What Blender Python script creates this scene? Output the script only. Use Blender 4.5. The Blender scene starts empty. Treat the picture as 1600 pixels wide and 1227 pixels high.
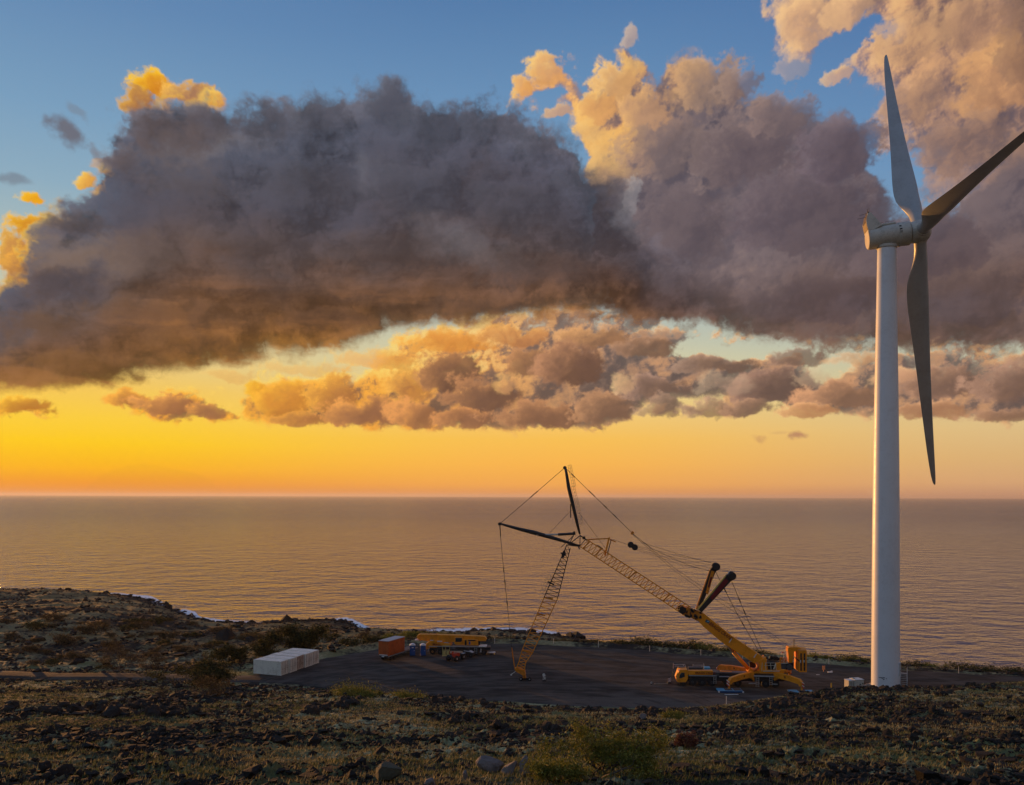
import bpy, bmesh, math, random
import numpy as np
from mathutils import Vector, Matrix
R = math.radians
sc = bpy.context.scene
COL = sc.collection
random.seed(7)

# ------------------------------------------------------------------ camera
F = 1328.0            # focal length in photograph pixels
CAMZ = 55.5           # metres above the sea
ROLL = R(0.18)
cam_d = bpy.data.cameras.new('camera')
cam = bpy.data.objects.new('camera', cam_d)
COL.objects.link(cam)
cam_d.sensor_width = 36.0
cam_d.lens = 36.0 * F / 1600.0
cam_d.shift_y = 162.0 / 1600.0
cam_d.clip_start = 0.5
cam_d.clip_end = 200000
cam.location = (0, 0, CAMZ)
cam.rotation_euler = (Matrix.Rotation(R(90), 4, 'X') @ Matrix.Rotation(ROLL, 4, 'Z')).to_euler()
sc.camera = cam

def unroll(px, py):
    """photograph pixel -> (x, y) offsets from the horizon point straight ahead"""
    dx, dy = px - 800.0, py - 775.5
    c, s = math.cos(ROLL), math.sin(ROLL)
    return dx * c + dy * s, -dx * s + dy * c

def at(px, py, D):
    x, y = unroll(px, py)
    return Vector((x / F * D, D, CAMZ - y / F * D))

def on_z(px, py, z):
    x, y = unroll(px, py)
    return at(px, py, F * (CAMZ - z) / y)

def lin(r, g, b):
    f = lambda c: (c / 255 / 12.92) if c / 255 <= 0.04045 else ((c / 255 + 0.055) / 1.055) ** 2.4
    return (f(r), f(g), f(b), 1.0)

# ------------------------------------------------------------------ sun and view
SUN_AZ, SUN_EL = -38.0, 1.6       # degrees right of straight ahead, above the horizon
sun_d = bpy.data.lights.new('sun', 'SUN')
sun_d.energy = 5.0
sun_d.angle = R(0.6)
sun_d.color = (1.0, 0.44, 0.12)
sun = bpy.data.objects.new('sun', sun_d)
COL.objects.link(sun)
sdir = Vector((math.sin(R(SUN_AZ)) * math.cos(R(SUN_EL)), math.cos(R(SUN_AZ)) * math.cos(R(SUN_EL)), math.sin(R(SUN_EL))))
sun.rotation_euler = (-sdir).to_track_quat('-Z', 'Y').to_euler()
sun.location = (0, 0, 200)
sc.view_settings.view_transform = 'Standard'
sc.view_settings.look = 'None'
sc.view_settings.exposure = 0.0
sc.view_settings.gamma = 1.0
sc.view_settings.use_curve_mapping = False
# ------------------------------------------------------------------ sky: procedural weather over azimuth and elevation (degrees)
def azel(px, py):
    x, y = unroll(px, py)
    return math.degrees(math.atan2(x, F)), math.degrees(math.atan2(-y, math.hypot(x, F)))

_rng = np.random.RandomState(11)
_T = np.exp(1j * _rng.uniform(0, 2 * np.pi, (256, 256))).astype(np.complex64)
_GX = _T.real.copy().ravel(); _GY = _T.imag.copy().ravel()
def perlin(x, y):
    xi = np.floor(x).astype(np.int32); yi = np.floor(y).astype(np.int32)
    fx = (x - xi).astype(np.float32); fy = (y - yi).astype(np.float32)
    u = fx * fx * fx * (fx * (fx * 6 - 15) + 10); v = fy * fy * fy * (fy * (fy * 6 - 15) + 10)
    x0 = xi & 255; x1 = (xi + 1) & 255; y0 = (yi & 255) * 256; y1 = ((yi + 1) & 255) * 256
    def g(a, b, dx, dy):
        k = a + b
        return _GX[k] * dx + _GY[k] * dy
    a = g(x0, y0, fx, fy); b = g(x1, y0, fx - 1, fy)
    c = g(x0, y1, fx, fy - 1); d = g(x1, y1, fx - 1, fy - 1)
    a += u * (b - a); c += u * (d - c)
    return (a + v * (c - a)) * 1.5            # about -1..1
def fbm(x, y, s, o, g=0.5, sx=0.0, sy=0.0, mode=0):
    """mode 0 smooth, 1 billowy (round tops, sharp creases)"""
    out = 0; amp = 1.0; tot = 0.0
    for i in range(o):
        n = perlin(x * s + sx + 17.3 * i, y * s + sy + 9.1 * i)
        if mode == 1: n = np.sqrt(n * n + 0.003) * 2.2 - 0.75
        out = out + n * amp; tot += amp
        amp *= g; s *= 2.03
        x, y = x * 0.8 - y * 0.6, x * 0.6 + y * 0.8
    return out / tot
def sst(x, a, b):
    t = np.clip((x - a) / (b - a), 0, 1); return t * t * (3 - 2 * t)
def L3(*c): return np.array(lin(*c)[:3], dtype=np.float32)
def rampn(x, stops):
    stops = sorted(stops); xs = [s[0] for s in stops]; cs = np.array([L3(*s[1]) for s in stops])
    return np.stack([np.interp(x, xs, cs[:, k]) for k in range(3)], -1).astype(np.float32)
def mixn(f, a, b):
    f = np.asarray(f)[..., None] if np.ndim(f) else f
    return a + (b - a) * f
def outl(a, pts, pre, post):
    q = sorted(pre + [azel(*p) for p in pts] + post)
    return np.interp(a, [p[0] for p in q], [p[1] for p in q])
def blobn(a, e, px, py, rx, ry, rot=0.0):
    ca, ce = azel(px, py)
    ra = abs(azel(px + rx, py)[0] - ca); re = abs(azel(px, py - ry)[1] - ce)
    c, s = math.cos(R(rot)), math.sin(R(rot)); dx = a - ca; dy = e - ce
    return 1.0 - np.sqrt(((dx * c + dy * s) / ra) ** 2 + ((dy * c - dx * s) / re) ** 2)

def relight(h, da, de, k=1.0, steps=((0.12, .30), (0.3, .30), (0.75, .40), (1.7, .45), (3.2, .35))):
    """light on a thickness field from the left and a little above, with the shade of what stands in its way: about -1..1"""
    out = np.zeros_like(h)
    for r, w in steps:
        sx = max(1, int(round(0.93 * r / da))); sy = int(round(0.36 * r / de))
        q = np.empty_like(h); q[:, sx:] = h[:, :-sx]; q[:, :sx] = h[:, :1]
        if sy: q[:-sy] = q[sy:]
        out += w * (h - q) / (r ** 0.62)
    out *= k
    return out / np.sqrt(1 + out * out)

def puffs(sky, AZ, EL, wx, wy, n3, n5, bl, items, k=1.0, hard=0.30, tone=(1, 1, 1)):
    """single cloud heads laid far to near: ragged ellipses, shaded away from the sun, bright where thin and sunward"""
    a0, da = AZ[0, 0], AZ[0, 1] - AZ[0, 0]; e0, de = EL[0, 0], EL[1, 0] - EL[0, 0]; ne, na = AZ.shape
    for (bx, by, rx, ry, body, rim, st) in items:
        ca, ce = azel(bx, by); ra = abs(azel(bx + rx, by)[0] - ca); re = abs(azel(bx, by - ry)[1] - ce)
        i0 = int((ca - 2.1 * ra - 1 - a0) / da); i1 = int((ca + 2.1 * ra + 1 - a0) / da) + 1
        j0 = int((ce - 2.3 * re - 1 - e0) / de); j1 = int((ce + 2.3 * re + 1 - e0) / de) + 1
        i0, i1, j0, j1 = max(i0, 0), min(i1, na), max(j0, 0), min(j1, ne)
        if i1 - i0 < 3 or j1 - j0 < 3: continue
        w = (slice(j0, j1), slice(i0, i1)); m = min(ra, re * 1.3)
        u = (AZ[w] + wx[w] * k * min(1.0, m) - ca) / ra; v = (EL[w] + wy[w] * k * min(1.0, m) - ce) / re
        q = np.sqrt(u * u + v * v) + 1e-4
        base = sst(v, -0.25, -0.95) * 0.55                                   # flat, soft undersides
        d = 1.0 - q + bl[w] * 0.42 + n3[w] * 0.18 + n5[w] * (0.22 + 0.30 / (1.0 + m)) - base * 0.5
        al = sst(d, -0.05, hard)
        sunw = (-0.80 * u + 0.55 * v) / q
        r_ = np.exp(-np.maximum(d - 0.05, 0) * 3.4) * sst(sunw + n3[w] * 0.5 + bl[w] * 0.4, -0.6, 0.6)
        r_ = r_ + 0.6 * sst(bl[w] * 1.0 + n5[w] * 0.4 + sunw * 0.45, 0.15, 1.0) * sst(d, 1.0, 0.1)
        b = L3(*body) * np.array(tone, np.float32) * (1.0 + 0.16 * bl[w] + 0.10 * (-0.7 * u + 0.3 * v) + 0.07 * n3[w] + 0.05 * n5[w])[..., None]
        c = mixn(np.clip(r_ * 1.35, 0, 1), b, L3(*rim))
        sky[w] = mixn(al * st, sky[w], c)
    return sky

def sky_rgb(AZ, EL):
    da = float(AZ[0, 1] - AZ[0, 0]); de = float(EL[1, 0] - EL[0, 0])
    fx = AZ; fy = EL * 1.15
    # clear sky
    left = rampn(EL, [(0.0, (228, 130, 22)), (0.7, (242, 150, 20)), (1.6, (252, 180, 14)), (3.2, (255, 204, 24)), (4.6, (253, 207, 60)), (6.5, (247, 202, 92)),
                      (10, (218, 204, 156)), (14.5, (172, 190, 188)), (18, (142, 174, 194)), (22, (122, 160, 192)), (28, (98, 137, 180)), (40, (72, 108, 158)), (70, (52, 82, 134))])
    midc = rampn(EL, [(0.0, (226, 144, 74)), (0.8, (247, 170, 76)), (2.2, (253, 184, 78)), (3.8, (252, 194, 84)), (6, (244, 206, 124)),
                     (9, (216, 208, 166)), (14, (150, 178, 192)), (20, (122, 160, 192)), (25, (106, 146, 186)), (30, (86, 126, 172)), (42, (62, 98, 152)), (70, (50, 80, 132))])
    right = rampn(EL, [(0.0, (198, 146, 116)), (0.9, (218, 168, 120)), (2.4, (222, 180, 122)), (4.2, (224, 192, 136)), (7, (208, 198, 156)),
                       (10, (172, 186, 182)), (15, (124, 156, 186)), (20, (104, 144, 186)), (27, (82, 120, 170)), (40, (64, 98, 152)), (70, (50, 80, 132))])
    beh = rampn(EL, [(0.0, (140, 150, 168)), (3, (158, 168, 186)), (10, (172, 188, 206)), (30, (152, 180, 208)), (70, (84, 118, 168))])
    sky = mixn(sst(AZ, -27, 2), left, midc); sky = mixn(sst(AZ, 2, 34), sky, right)
    sky = mixn(sst(np.abs(AZ), 50, 110), sky, beh)
    # shared fields
    n1 = fbm(fx, fy, 0.09, 4, 0.5, 3.1, 8.7)
    n2 = fbm(fx, fy, 0.30, 6, 0.52, 31.1, 4.7)
    bil = fbm(fx + n2 * 0.8, fy + n1 * 0.8, 0.34, 7, 0.52, 12.3, 55.1, 1)
    soft = fbm(fx + n2 * 0.8, fy + n1 * 0.8, 0.34, 6, 0.40, 12.3, 55.1, 1)          # the same forms, rounder: for the light
    softb = fbm(fx * 0.9 + n2 * 0.5, fy, 0.20, 6, 0.44, 62.3, 5.1, 1)
    n3 = fbm(fx, fy, 1.3, 5, 0.58, 71.3, 21.7)
    n5 = fbm(fx + n3 * 0.25, fy + n3 * 0.25, 2.6, 5, 0.6, 3.9, 66.0)
    wx = fbm(fx, fy, 0.42, 6, 0.56, 90.1, 14.0); wy = fbm(fx, fy, 0.42, 6, 0.56, 44.1, 114.0)
    streak = fbm(fx * 0.35, fy * 1.5, 0.32, 6, 0.55, 7.0, 77.0)
    absaz = np.abs(AZ)
    wisp = fbm(fx + wx * 3.0, fy + wy * 3.0, 0.8, 6, 0.60, 8.8, 3.2)                   # torn, curling shreds
    big = fbm(fx * 0.8 + wx * 2.5, fy * 1.2 + wy * 2.5, 0.12, 6, 0.46, 2.2, 91.0, 1)     # broad towers

    # ---------------- C: warm cloud, upper right
    a = AZ + wx * 1.6; e = EL + wy * 1.4
    bot = outl(a, [(1120, -500), (1180, -80), (1204, 60), (1235, 118), (1290, 112), (1340, 165), (1385, 250), (1430, 330), (1500, 390), (1640, 440)],
               [(-180, 85), (-60, 80), (10, 52)], [(60, 12), (100, 12), (180, 22)])
    d = (e - bot) * 0.55 + bil * 1.0 + n3 * 0.6 + wisp * 1.2
    d = np.minimum(d, 40 - EL + n1 * 16)
    for bx, by, rx, ry, rot, st in ((1350, 56, 70, 24, 12, 4.6), (1262, 135, 56, 30, -20, 2.6), (1415, 270, 34, 40, 0, 1.6), (1300, 160, 70, 22, 0, 2.0)):
        d = d - sst(blobn(a, e, bx, by, rx, ry, rot), -0.5, 0.8) * st
    alC = (1 - np.exp(-np.maximum(d + 0.5, 0) * 0.75)) * sst(d, -0.5, 1.0)
    hC = np.sqrt(np.maximum(d, 0) + 0.02) * 0.7 + soft * 0.7 + softb * 1.0 + big * 1.0 + wisp * 0.12
    litC = relight(hC, da, de, 1.1)
    v = 0.48 + litC * 0.34 + n1 * 0.22 + n2 * 0.10 + n3 * 0.04 + 0.16 * sst(AZ, 31, 17) - 0.26 * sst(EL, 24, 15) - 0.10 * sst(AZ, 25, 31)
    v += 0.40 * np.clip(blobn(AZ, EL, 1560, 100, 70, 90), 0, 1)
    cC = rampn(v, [(0.0, (100, 80, 80)), (0.25, (128, 100, 92)), (0.5, (168, 128, 104)), (0.75, (218, 164, 116)), (1.0, (252, 200, 134))])
    sky = mixn(alC * 0.97, sky, cC)

    P3 = 1.0
    sky = puffs(sky, AZ, EL, wx, wy, n3, n5, bil, [
        (1262, 40, 60, 52, (206, 160, 122), (248, 200, 142), .75), (1330, 20, 60, 34, (200, 158, 124), (246, 196, 140), .6), (1236, 110, 34, 26, (170, 150, 140), (226, 186, 150), .45), (1308, 118, 30, 14, (206, 160, 122), (250, 204, 140), .7),
        (1430, 60, 80, 50, (176, 136, 108), (224, 176, 126), .6), (1520, 40, 90, 60, (168, 128, 104), (206, 160, 118), .6), (1560, 130, 80, 80, (196, 142, 98), (226, 168, 110), .6), (1420, 160, 70, 50, (150, 118, 102), (196, 152, 120), .6),
        (1500, 230, 110, 60, (134, 106, 96), (172, 136, 114), .6), (1610, 60, 60, 110, (120, 92, 80), (150, 116, 96), .6), (1600, 250, 70, 60, (128, 102, 94), (160, 128, 110), .5)])

    # ---------------- B: lit head and mauve body behind the slab
    a = AZ + wx * 1.5; e = EL + wy * 1.3
    top = outl(a, [(700, 300), (770, 190), (800, 135), (826, 100), (858, 82), (893, 95), (914, 126), (936, 94), (958, 86), (968, 60), (978, 36), (992, 50), (1006, 98), (1028, 112), (1046, 84), (1070, 60),
                   (1112, 68), (1150, 90), (1180, 120), (1240, 146), (1322, 164), (1352, 205), (1372, 262), (1405, 305), (1442, 325), (1500, 290), (1560, 235), (1640, 215)],
               [(-180, -5), (-60, -5)], [(60, 20), (120, 18), (180, 20)])
    bot = outl(a, [(700, 400), (800, 165), (840, 172), (880, 192), (906, 228), (926, 300), (950, 500), (1300, 560), (1640, 570)],
               [(-180, 0), (-60, 0)], [(60, 6), (180, 6)])
    d = np.minimum(top - e, (e - bot) * 1.1) + n3 * 0.45 + bil * 0.65 + wisp * 0.8
    d = d - sst(blobn(a, e, 868, 150, 26, 16), -0.5, 0.7) * 1.8 - sst(blobn(a, e, 990, 290, 22, 50), -0.6, 0.8) * 0.9
    alB = sst(d, -0.1, 1.3) * (1 - np.exp(-np.maximum(d + 0.1, 0) * 1.9))
    hB = np.sqrt(np.maximum(d, 0) + 0.02) * 0.8 + soft * 0.6 + softb * 0.8 + big * 1.4 + bil * 0.12
    litB = relight(hB, da, de, 1.2, ((0.12, .22), (0.3, .22), (0.75, .30), (1.7, .45), (3.2, .5), (6.0, .35)))
    lz = sst(AZ * 1.0 - EL * 0.55 + n2 * 3.0 + softb * 3.0 - litB * 3.0, -2.5, -12.0)             # 1 in the lit head
    lz = lz * sst(EL + n2 * 2.5, 18.5, 22.5)
    lz = np.maximum(lz, 0.7 * sst(top - EL + n2 * 2.0 - litB * 1.0, 3.2, 0.2) * sst(AZ, 20, 7))
    v = 0.55 + litB * 0.36 + n2 * 0.12
    clit = rampn(v, [(0.0, (138, 110, 104)), (0.3, (184, 138, 110)), (0.6, (236, 172, 104)), (0.85, (254, 194, 104)), (1.1, (255, 222, 150))])
    v = 0.5 + litB * 0.20 + n2 * 0.18 + n1 * 0.25
    cbod = rampn(v, [(0.0, (74, 66, 74)), (0.35, (92, 82, 90)), (0.7, (122, 106, 108)), (1.0, (166, 138, 124))])
    warm = rampn(v, [(0.0, (84, 64, 56)), (0.5, (104, 78, 66)), (1.0, (140, 106, 88))])
    cbod = mixn(sst(EL + n1 * 2, 16.5, 10.5), cbod, warm)
    sky = mixn(alB * 0.98, sky, mixn(lz, cbod, clit))

    sky = puffs(sky, AZ, EL, wx, wy, n3, n5, bil, [
        (1010, 470, 90, 60, (88, 72, 72), (112, 92, 86), .7), (1290, 470, 160, 50, (86, 70, 72), (110, 92, 90), .7), (1500, 470, 150, 60, (88, 72, 72), (112, 92, 88), .7), (1440, 390, 140, 70, (88, 74, 80), (118, 102, 106), .6),
        (1060, 360, 110, 90, (90, 78, 84), (128, 112, 114), .55), (1250, 340, 150, 90, (84, 72, 80), (122, 106, 112), .6), (1310, 240, 80, 60, (88, 76, 86), (128, 112, 120), .7), (1160, 240, 110, 80, (98, 84, 90), (150, 128, 122), .65),
        (1220, 180, 70, 44, (108, 94, 98), (160, 134, 126), .7), (1040, 230, 80, 70, (118, 102, 102), (182, 146, 124), .65), (1100, 130, 66, 56, (150, 124, 110), (226, 176, 126), .75), (1155, 130, 44, 40, (120, 102, 102), (176, 146, 128), .7),
        (1000, 170, 52, 44, (190, 146, 112), (246, 190, 124), .8), (960, 130, 44, 40, (212, 160, 108), (255, 206, 130), .9), (930, 165, 40, 30, (220, 160, 100), (255, 204, 120), .85), (856, 112, 40, 30, (222, 160, 100), (255, 204, 118), .9), (820, 140, 22, 22, (226, 160, 92), (255, 200, 110), .85),
        (870, 178, 30, 12, (216, 160, 104), (250, 196, 120), .7), (984, 56, 14, 26, (206, 170, 140), (244, 206, 160), .6), (985, 310, 16, 34, (150, 146, 150), (196, 186, 180), .5)])

    # ---------------- D: broken low band
    a = AZ + wx * 1.0; e = EL + wy * 0.8
    top = outl(a, [(-60, 612), (0, 616), (40, 618), (75, 645), (98, 675), (140, 640), (160, 598), (190, 586), (250, 584), (300, 590), (340, 612), (365, 625), (385, 580), (400, 562),
                   (440, 566), (480, 558), (520, 550), (560, 545), (600, 525), (640, 492), (720, 470), (900, 465), (1200, 520), (1640, 530)],
               [(-180, 8), (-60, 6.5)], [(60, 10), (180, 9)])
    bot = outl(a, [(-60, 665), (0, 662), (60, 655), (98, 636), (150, 630), (200, 654), (260, 668), (370, 668), (450, 674), (640, 680), (800, 683), (920, 681), (975, 668), (1005, 655), (1100, 660),
                   (1220, 655), (1300, 662), (1450, 662), (1640, 666)], [(-180, 3), (-60, 4)], [(60, 4), (180, 4)])
    bd = fbm(fx, fy * 1.25, 0.31, 7, 0.54, 5.3, 33.0, 1); bs = fbm(fx, fy * 1.25, 0.31, 6, 0.42, 5.3, 33.0, 1)
    d = np.minimum(top - e, (EL * 0.6 + e * 0.4 - bot) * 1.9) + bd * 1.15 + n3 * 0.25 + n2 * 0.6 + wisp * 1.0 - 0.34
    for bx, by, rx, ry, rot, st in ((770, 552, 60, 14, 0, 1.4), (1110, 548, 120, 15, 0, 2.6), (1150, 602, 60, 30, -20, 1.5), (1290, 575, 44, 34, 0, 2.4), (985, 590, 34, 30, 0, 1.0), (1370, 600, 30, 24, 0, 0.8),
                                    (1080, 622, 70, 16, 0, 1.8), (560, 572, 60, 14, 10, 1.2), (470, 590, 16, 10, 0, .8), (905, 560, 26, 16, 0, .9), (1215, 640, 26, 14, 0, 1.2), (690, 610, 16, 12, 0, .8), (1460, 585, 60, 12, 0, 1.2), (690, 560, 40, 20, 0, 1.0), (782, 650, 30, 9, 0, 1.3), (560, 600, 22, 16, 0, 0.8), (1010, 640, 20, 20, 0, 1.0)):
        d = d - sst(blobn(a, e, bx, by, rx, ry, rot), -0.5, 0.8) * st
    alD = sst(d, -0.15, 0.65) * (1 - np.exp(-np.maximum(d + 0.15, 0) * 2.2))
    hD = np.sqrt(np.maximum(d, 0) + 0.01) * 1.0 + bs * 1.3 + n3 * 0.05
    litD = relight(hD, da, de, 1.5, ((0.12, .35), (0.3, .40), (0.7, .5), (1.4, .4)))
    v = 0.28 + litD * 0.34 + n2 * 0.18 + wisp * 0.12 + 0.36 * sst(EL - bot, 2.2, 5.0) * sst(AZ, 10, -6) + 0.42 * sst(d, 1.1, 0.1)
    cl = rampn(v, [(0.0, (112, 78, 64)), (0.24, (154, 104, 70)), (0.42, (208, 138, 64)), (0.66, (254, 174, 56)), (0.95, (255, 214, 100))])
    cr = rampn(v, [(0.0, (88, 72, 74)), (0.32, (124, 98, 90)), (0.55, (168, 126, 100)), (0.78, (222, 162, 112)), (1.0, (250, 204, 146))])
    cD = mixn(sst(AZ, -13, 8), cl, cr)
    cD = mixn(sst(EL - bot, 1.0, -0.1) * 0.55, cD, mixn(sst(AZ, -12, 15), L3(236, 142, 44), L3(208, 150, 108)))
    sky = mixn(alD * 0.95, sky, cD)

    sky = puffs(sky, AZ, EL, wx, wy, n3, n5, bil, [
        (700, 540, 90, 26, (226, 146, 66), (255, 186, 84), .8), (800, 528, 80, 22, (196, 130, 84), (250, 182, 96), .8), (930, 530, 80, 24, (150, 108, 84), (226, 166, 108), .8), (620, 570, 40, 20, (222, 152, 76), (255, 192, 92), .7),
        (1010, 545, 66, 24, (124, 94, 82), (190, 144, 112), .85), (1120, 572, 90, 16, (116, 92, 86), (186, 150, 126), .85), (1240, 560, 50, 20, (114, 90, 86), (180, 142, 120), .8), (1350, 560, 60, 14, (190, 146, 116), (240, 190, 140), .6),
        (30, 642, 56, 20, (184, 116, 50), (255, 190, 56), .9), (205, 628, 44, 20, (178, 116, 66), (252, 176, 70), .9), (262, 634, 62, 22, (160, 106, 76), (242, 166, 84), .95), (328, 644, 40, 16, (160, 108, 78), (240, 164, 80), .9),
        (408, 612, 26, 26, (232, 156, 52), (255, 200, 62), .95), (440, 630, 56, 36, (206, 134, 60), (255, 186, 62), .9), (520, 622, 50, 42, (186, 122, 70), (254, 182, 72), .9), (470, 655, 60, 18, (182, 120, 72), (250, 176, 74), .9),
        (560, 648, 76, 28, (154, 104, 78), (240, 164, 84), .95), (640, 600, 44, 36, (190, 126, 72), (254, 186, 84), .8), (700, 586, 62, 40, (116, 82, 70), (210, 146, 92), .95), (650, 650, 50, 24, (160, 108, 78), (236, 160, 90), .9),
        (750, 620, 84, 36, (120, 86, 74), (204, 142, 94), .95), (820, 568, 50, 34, (136, 98, 80), (222, 156, 100), .9), (890, 578, 66, 50, (110, 80, 72), (196, 140, 102), .95), (730, 656, 60, 20, (146, 100, 78), (226, 154, 92), .9), (850, 650, 100, 26, (132, 94, 78), (210, 148, 100), .95), (940, 640, 56, 32, (126, 94, 82), (216, 158, 112), .9),
        (1020, 606, 60, 24, (120, 94, 88), (186, 146, 124), .85), (1030, 640, 44, 20, (124, 100, 92), (196, 156, 128), .7), (1110, 640, 60, 18, (130, 104, 94), (206, 164, 132), .75), (1200, 606, 74, 38, (108, 86, 84), (180, 138, 116), .95), (1170, 640, 50, 18, (122, 96, 88), (200, 152, 118), .85),
        (1320, 618, 90, 30, (132, 100, 88), (222, 162, 118), .95), (1260, 646, 60, 14, (186, 132, 98), (240, 178, 122), .85), (1470, 600, 110, 36, (122, 94, 88), (206, 156, 124), .9), (1580, 600, 80, 44, (118, 92, 88), (190, 146, 120), .9), (1440, 646, 110, 16, (172, 124, 98), (226, 168, 122), .85), (1570, 650, 80, 16, (140, 106, 92), (200, 150, 116), .85)], 0.8, 0.34, (1.0, 0.98, 0.80))
    sky = puffs(sky, AZ, EL, wx, wy, n3, n5, bil, [
        (470, 578, 90, 16, (236, 178, 96), (252, 206, 110), .5), (590, 560, 80, 22, (232, 160, 78), (255, 196, 92), .6), (360, 588, 60, 14, (232, 170, 90), (252, 200, 100), .45), (690, 530, 70, 24, (222, 144, 66), (255, 184, 80), .75),
        (790, 600, 30, 22, (220, 160, 104), (255, 204, 120), .6), (975, 600, 26, 22, (214, 168, 124), (250, 210, 150), .6), (1130, 602, 54, 20, (190, 158, 130), (236, 206, 166), .35), (1270, 590, 34, 20, (196, 160, 130), (240, 206, 162), .35), (1400, 590, 60, 16, (206, 154, 116), (246, 196, 140), .7)], 0.8, 0.5)
    # sunlit heads peeping out behind the slab
    sky = puffs(sky, AZ, EL, wx, wy, n3, n5, bil, [
        (215, 160, 34, 34, (176, 116, 60), (250, 186, 50), .95), (240, 134, 44, 26, (214, 136, 36), (255, 200, 48), 1.0), (296, 146, 50, 20, (176, 124, 84), (250, 190, 90), .95), (334, 154, 22, 14, (214, 150, 80), (255, 206, 96), .9),
        (134, 284, 26, 16, (232, 164, 60), (255, 208, 84), .95), (206, 278, 46, 17, (232, 156, 40), (255, 204, 64), 1.0), (225, 224, 24, 10, (168, 128, 100), (220, 170, 116), .7), (170, 262, 30, 14, (170, 130, 96), (220, 170, 110), .6),
        (48, 312, 28, 12, (244, 170, 30), (255, 206, 60), 1.0), (56, 356, 56, 28, (206, 132, 40), (255, 196, 44), 1.0), (20, 392, 40, 40, (200, 134, 60), (252, 194, 70), .95), (34, 420, 44, 30, (170, 116, 70), (240, 172, 70), .9)], 0.9, 0.4)

    # ---------------- A: the great dark slab
    a = AZ + wx * 1.5; e = EL + wy * 1.3
    top = outl(a, [(-80, 420), (0, 430), (22, 404), (40, 366), (60, 328), (90, 314), (120, 292), (152, 276), (170, 240), (184, 196), (200, 160), (226, 136), (262, 126), (300, 130), (345, 142), (385, 156),
                   (420, 140), (470, 152), (500, 134), (545, 146), (566, 124), (597, 108), (630, 122), (665, 142), (690, 150), (745, 144), (800, 150), (845, 168), (872, 190), (893, 222), (915, 248), (955, 262),
                   (985, 300), (1000, 345), (1040, 380), (1200, 420), (1640, 430)], [(-180, 20), (-90, 19), (-45, 16)], [(60, 13), (180, 14)])
    bot = outl(a, [(-60, 612), (0, 612), (60, 612), (110, 612), (190, 604), (250, 600), (300, 590), (350, 576), (420, 568), (520, 556), (600, 534), (680, 516), (760, 510), (860, 508), (940, 500),
                   (1020, 512), (1100, 522), (1200, 540), (1300, 552), (1450, 556), (1640, 556)], [(-180, 7), (-60, 7.5)], [(60, 7.5), (180, 7)])
    db = (EL * 0.6 + e * 0.4 - bot) * 1.1 + streak * 0.9 + n2 * 0.5
    d = np.minimum(top - e + n3 * 0.35 + bil * 0.75 + wisp * 0.7, db + n3 * 0.18 + wisp * 0.45)
    fade = sst(AZ + n2 * 2, 3.5, 15)
    alA = sst(d, -0.15, 1.15) * (1 - np.exp(-np.maximum(d + 0.15, 0) * 2.6))
    alA = alA * (1 - fade * (1 - sst((top - e), -0.5, 6.5)))
    edge = sst(d, 4.0, 0.3)
    hA = np.sqrt(np.maximum(d, 0) + 0.02) * 0.6 * (1 - fade) + soft * (0.12 + 0.55 * edge) + softb * 0.55 + big * 1.5 + streak * 0.35 + bil * 0.15 * edge
    litA = relight(hA, da, de, 1.0, ((0.12, .12), (0.3, .16), (0.75, .30), (1.7, .50), (3.2, .55), (6.0, .45)))
    t = (EL - bot) / np.maximum(top - bot, 4.0) + n1 * 0.16 + streak * 0.10 + n2 * 0.03
    sideR = sst(AZ, -16, 22)
    cAl = rampn(t, [(0.0, (150, 98, 38)), (0.06, (128, 84, 42)), (0.14, (110, 74, 46)), (0.26, (98, 70, 54)), (0.40, (84, 70, 68)), (0.6, (68, 65, 74)), (0.85, (70, 73, 86)), (1.1, (108, 104, 112))])
    cAr = rampn(t, [(0.0, (140, 98, 68)), (0.10, (108, 78, 62)), (0.25, (88, 68, 64)), (0.5, (76, 68, 74)), (0.8, (80, 77, 90)), (1.1, (112, 104, 112))])
    cA = mixn(sideR, cAl, cAr)
    g = 1.06 + litA * (0.42 + 0.16 * edge) + n2 * 0.05 + streak * 0.24 * sst(t, 0.6, 0.2) + wisp * 0.05
    g = 1.0 + (g - 1.0) * 1.35 - 0.03
    cA = cA * np.clip(g, 0.45, 1.8)[..., None]
    cA = mixn(sst(streak + n2 * 0.5, 0.02, 0.34) * sst(t, 0.42, 0.16) * sst(AZ, 4, -16) * 0.45, cA, L3(164, 108, 58))
    # pale veils drifting in front
    for bx, by, rx, ry, rot, st in ((565, 265, 20, 44, 30, .16), (120, 400, 110, 40, 10, .35), (330, 225, 120, 26, 12, .28), (720, 380, 90, 40, -20, .2), (985, 320, 28, 56, 15, .4)):
        b = sst(blobn(a, e, bx, by, rx * 1.3, ry * 1.3, rot) + n3 * 0.25, 0.0, 0.9)
        cA = mixn(b * st, cA, mixn(sst(AZ, -30, -12), L3(168, 132, 96), L3(140, 138, 146)))
    # direct sun on the sunward rims
    zone = np.zeros_like(AZ)
    for bx, by, rx, ry, rot in ((228, 132, 50, 34, 0), (285, 135, 50, 26, -8), (335, 148, 26, 14, -20), (30, 372, 62, 70, 0), (60, 320, 40, 20, 0), (140, 284, 36, 20, 0), (205, 276, 46, 18, 8), (20, 430, 34, 50, 0), (225, 224, 20, 8, 0)):
        zone = np.maximum(zone, sst(blobn(a, e, bx, by, rx * 1.4, ry * 1.4, rot) + wisp * 0.35, -0.05, 0.70))
    rim = zone * sst(0.42 + litA * 0.45 + bil * 0.45 + n3 * 0.10 + sst(d, 1.5, 0.2) * 0.25, 0.10, 0.85) * sst(d, 2.2, 0.3) * 0.85
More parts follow.
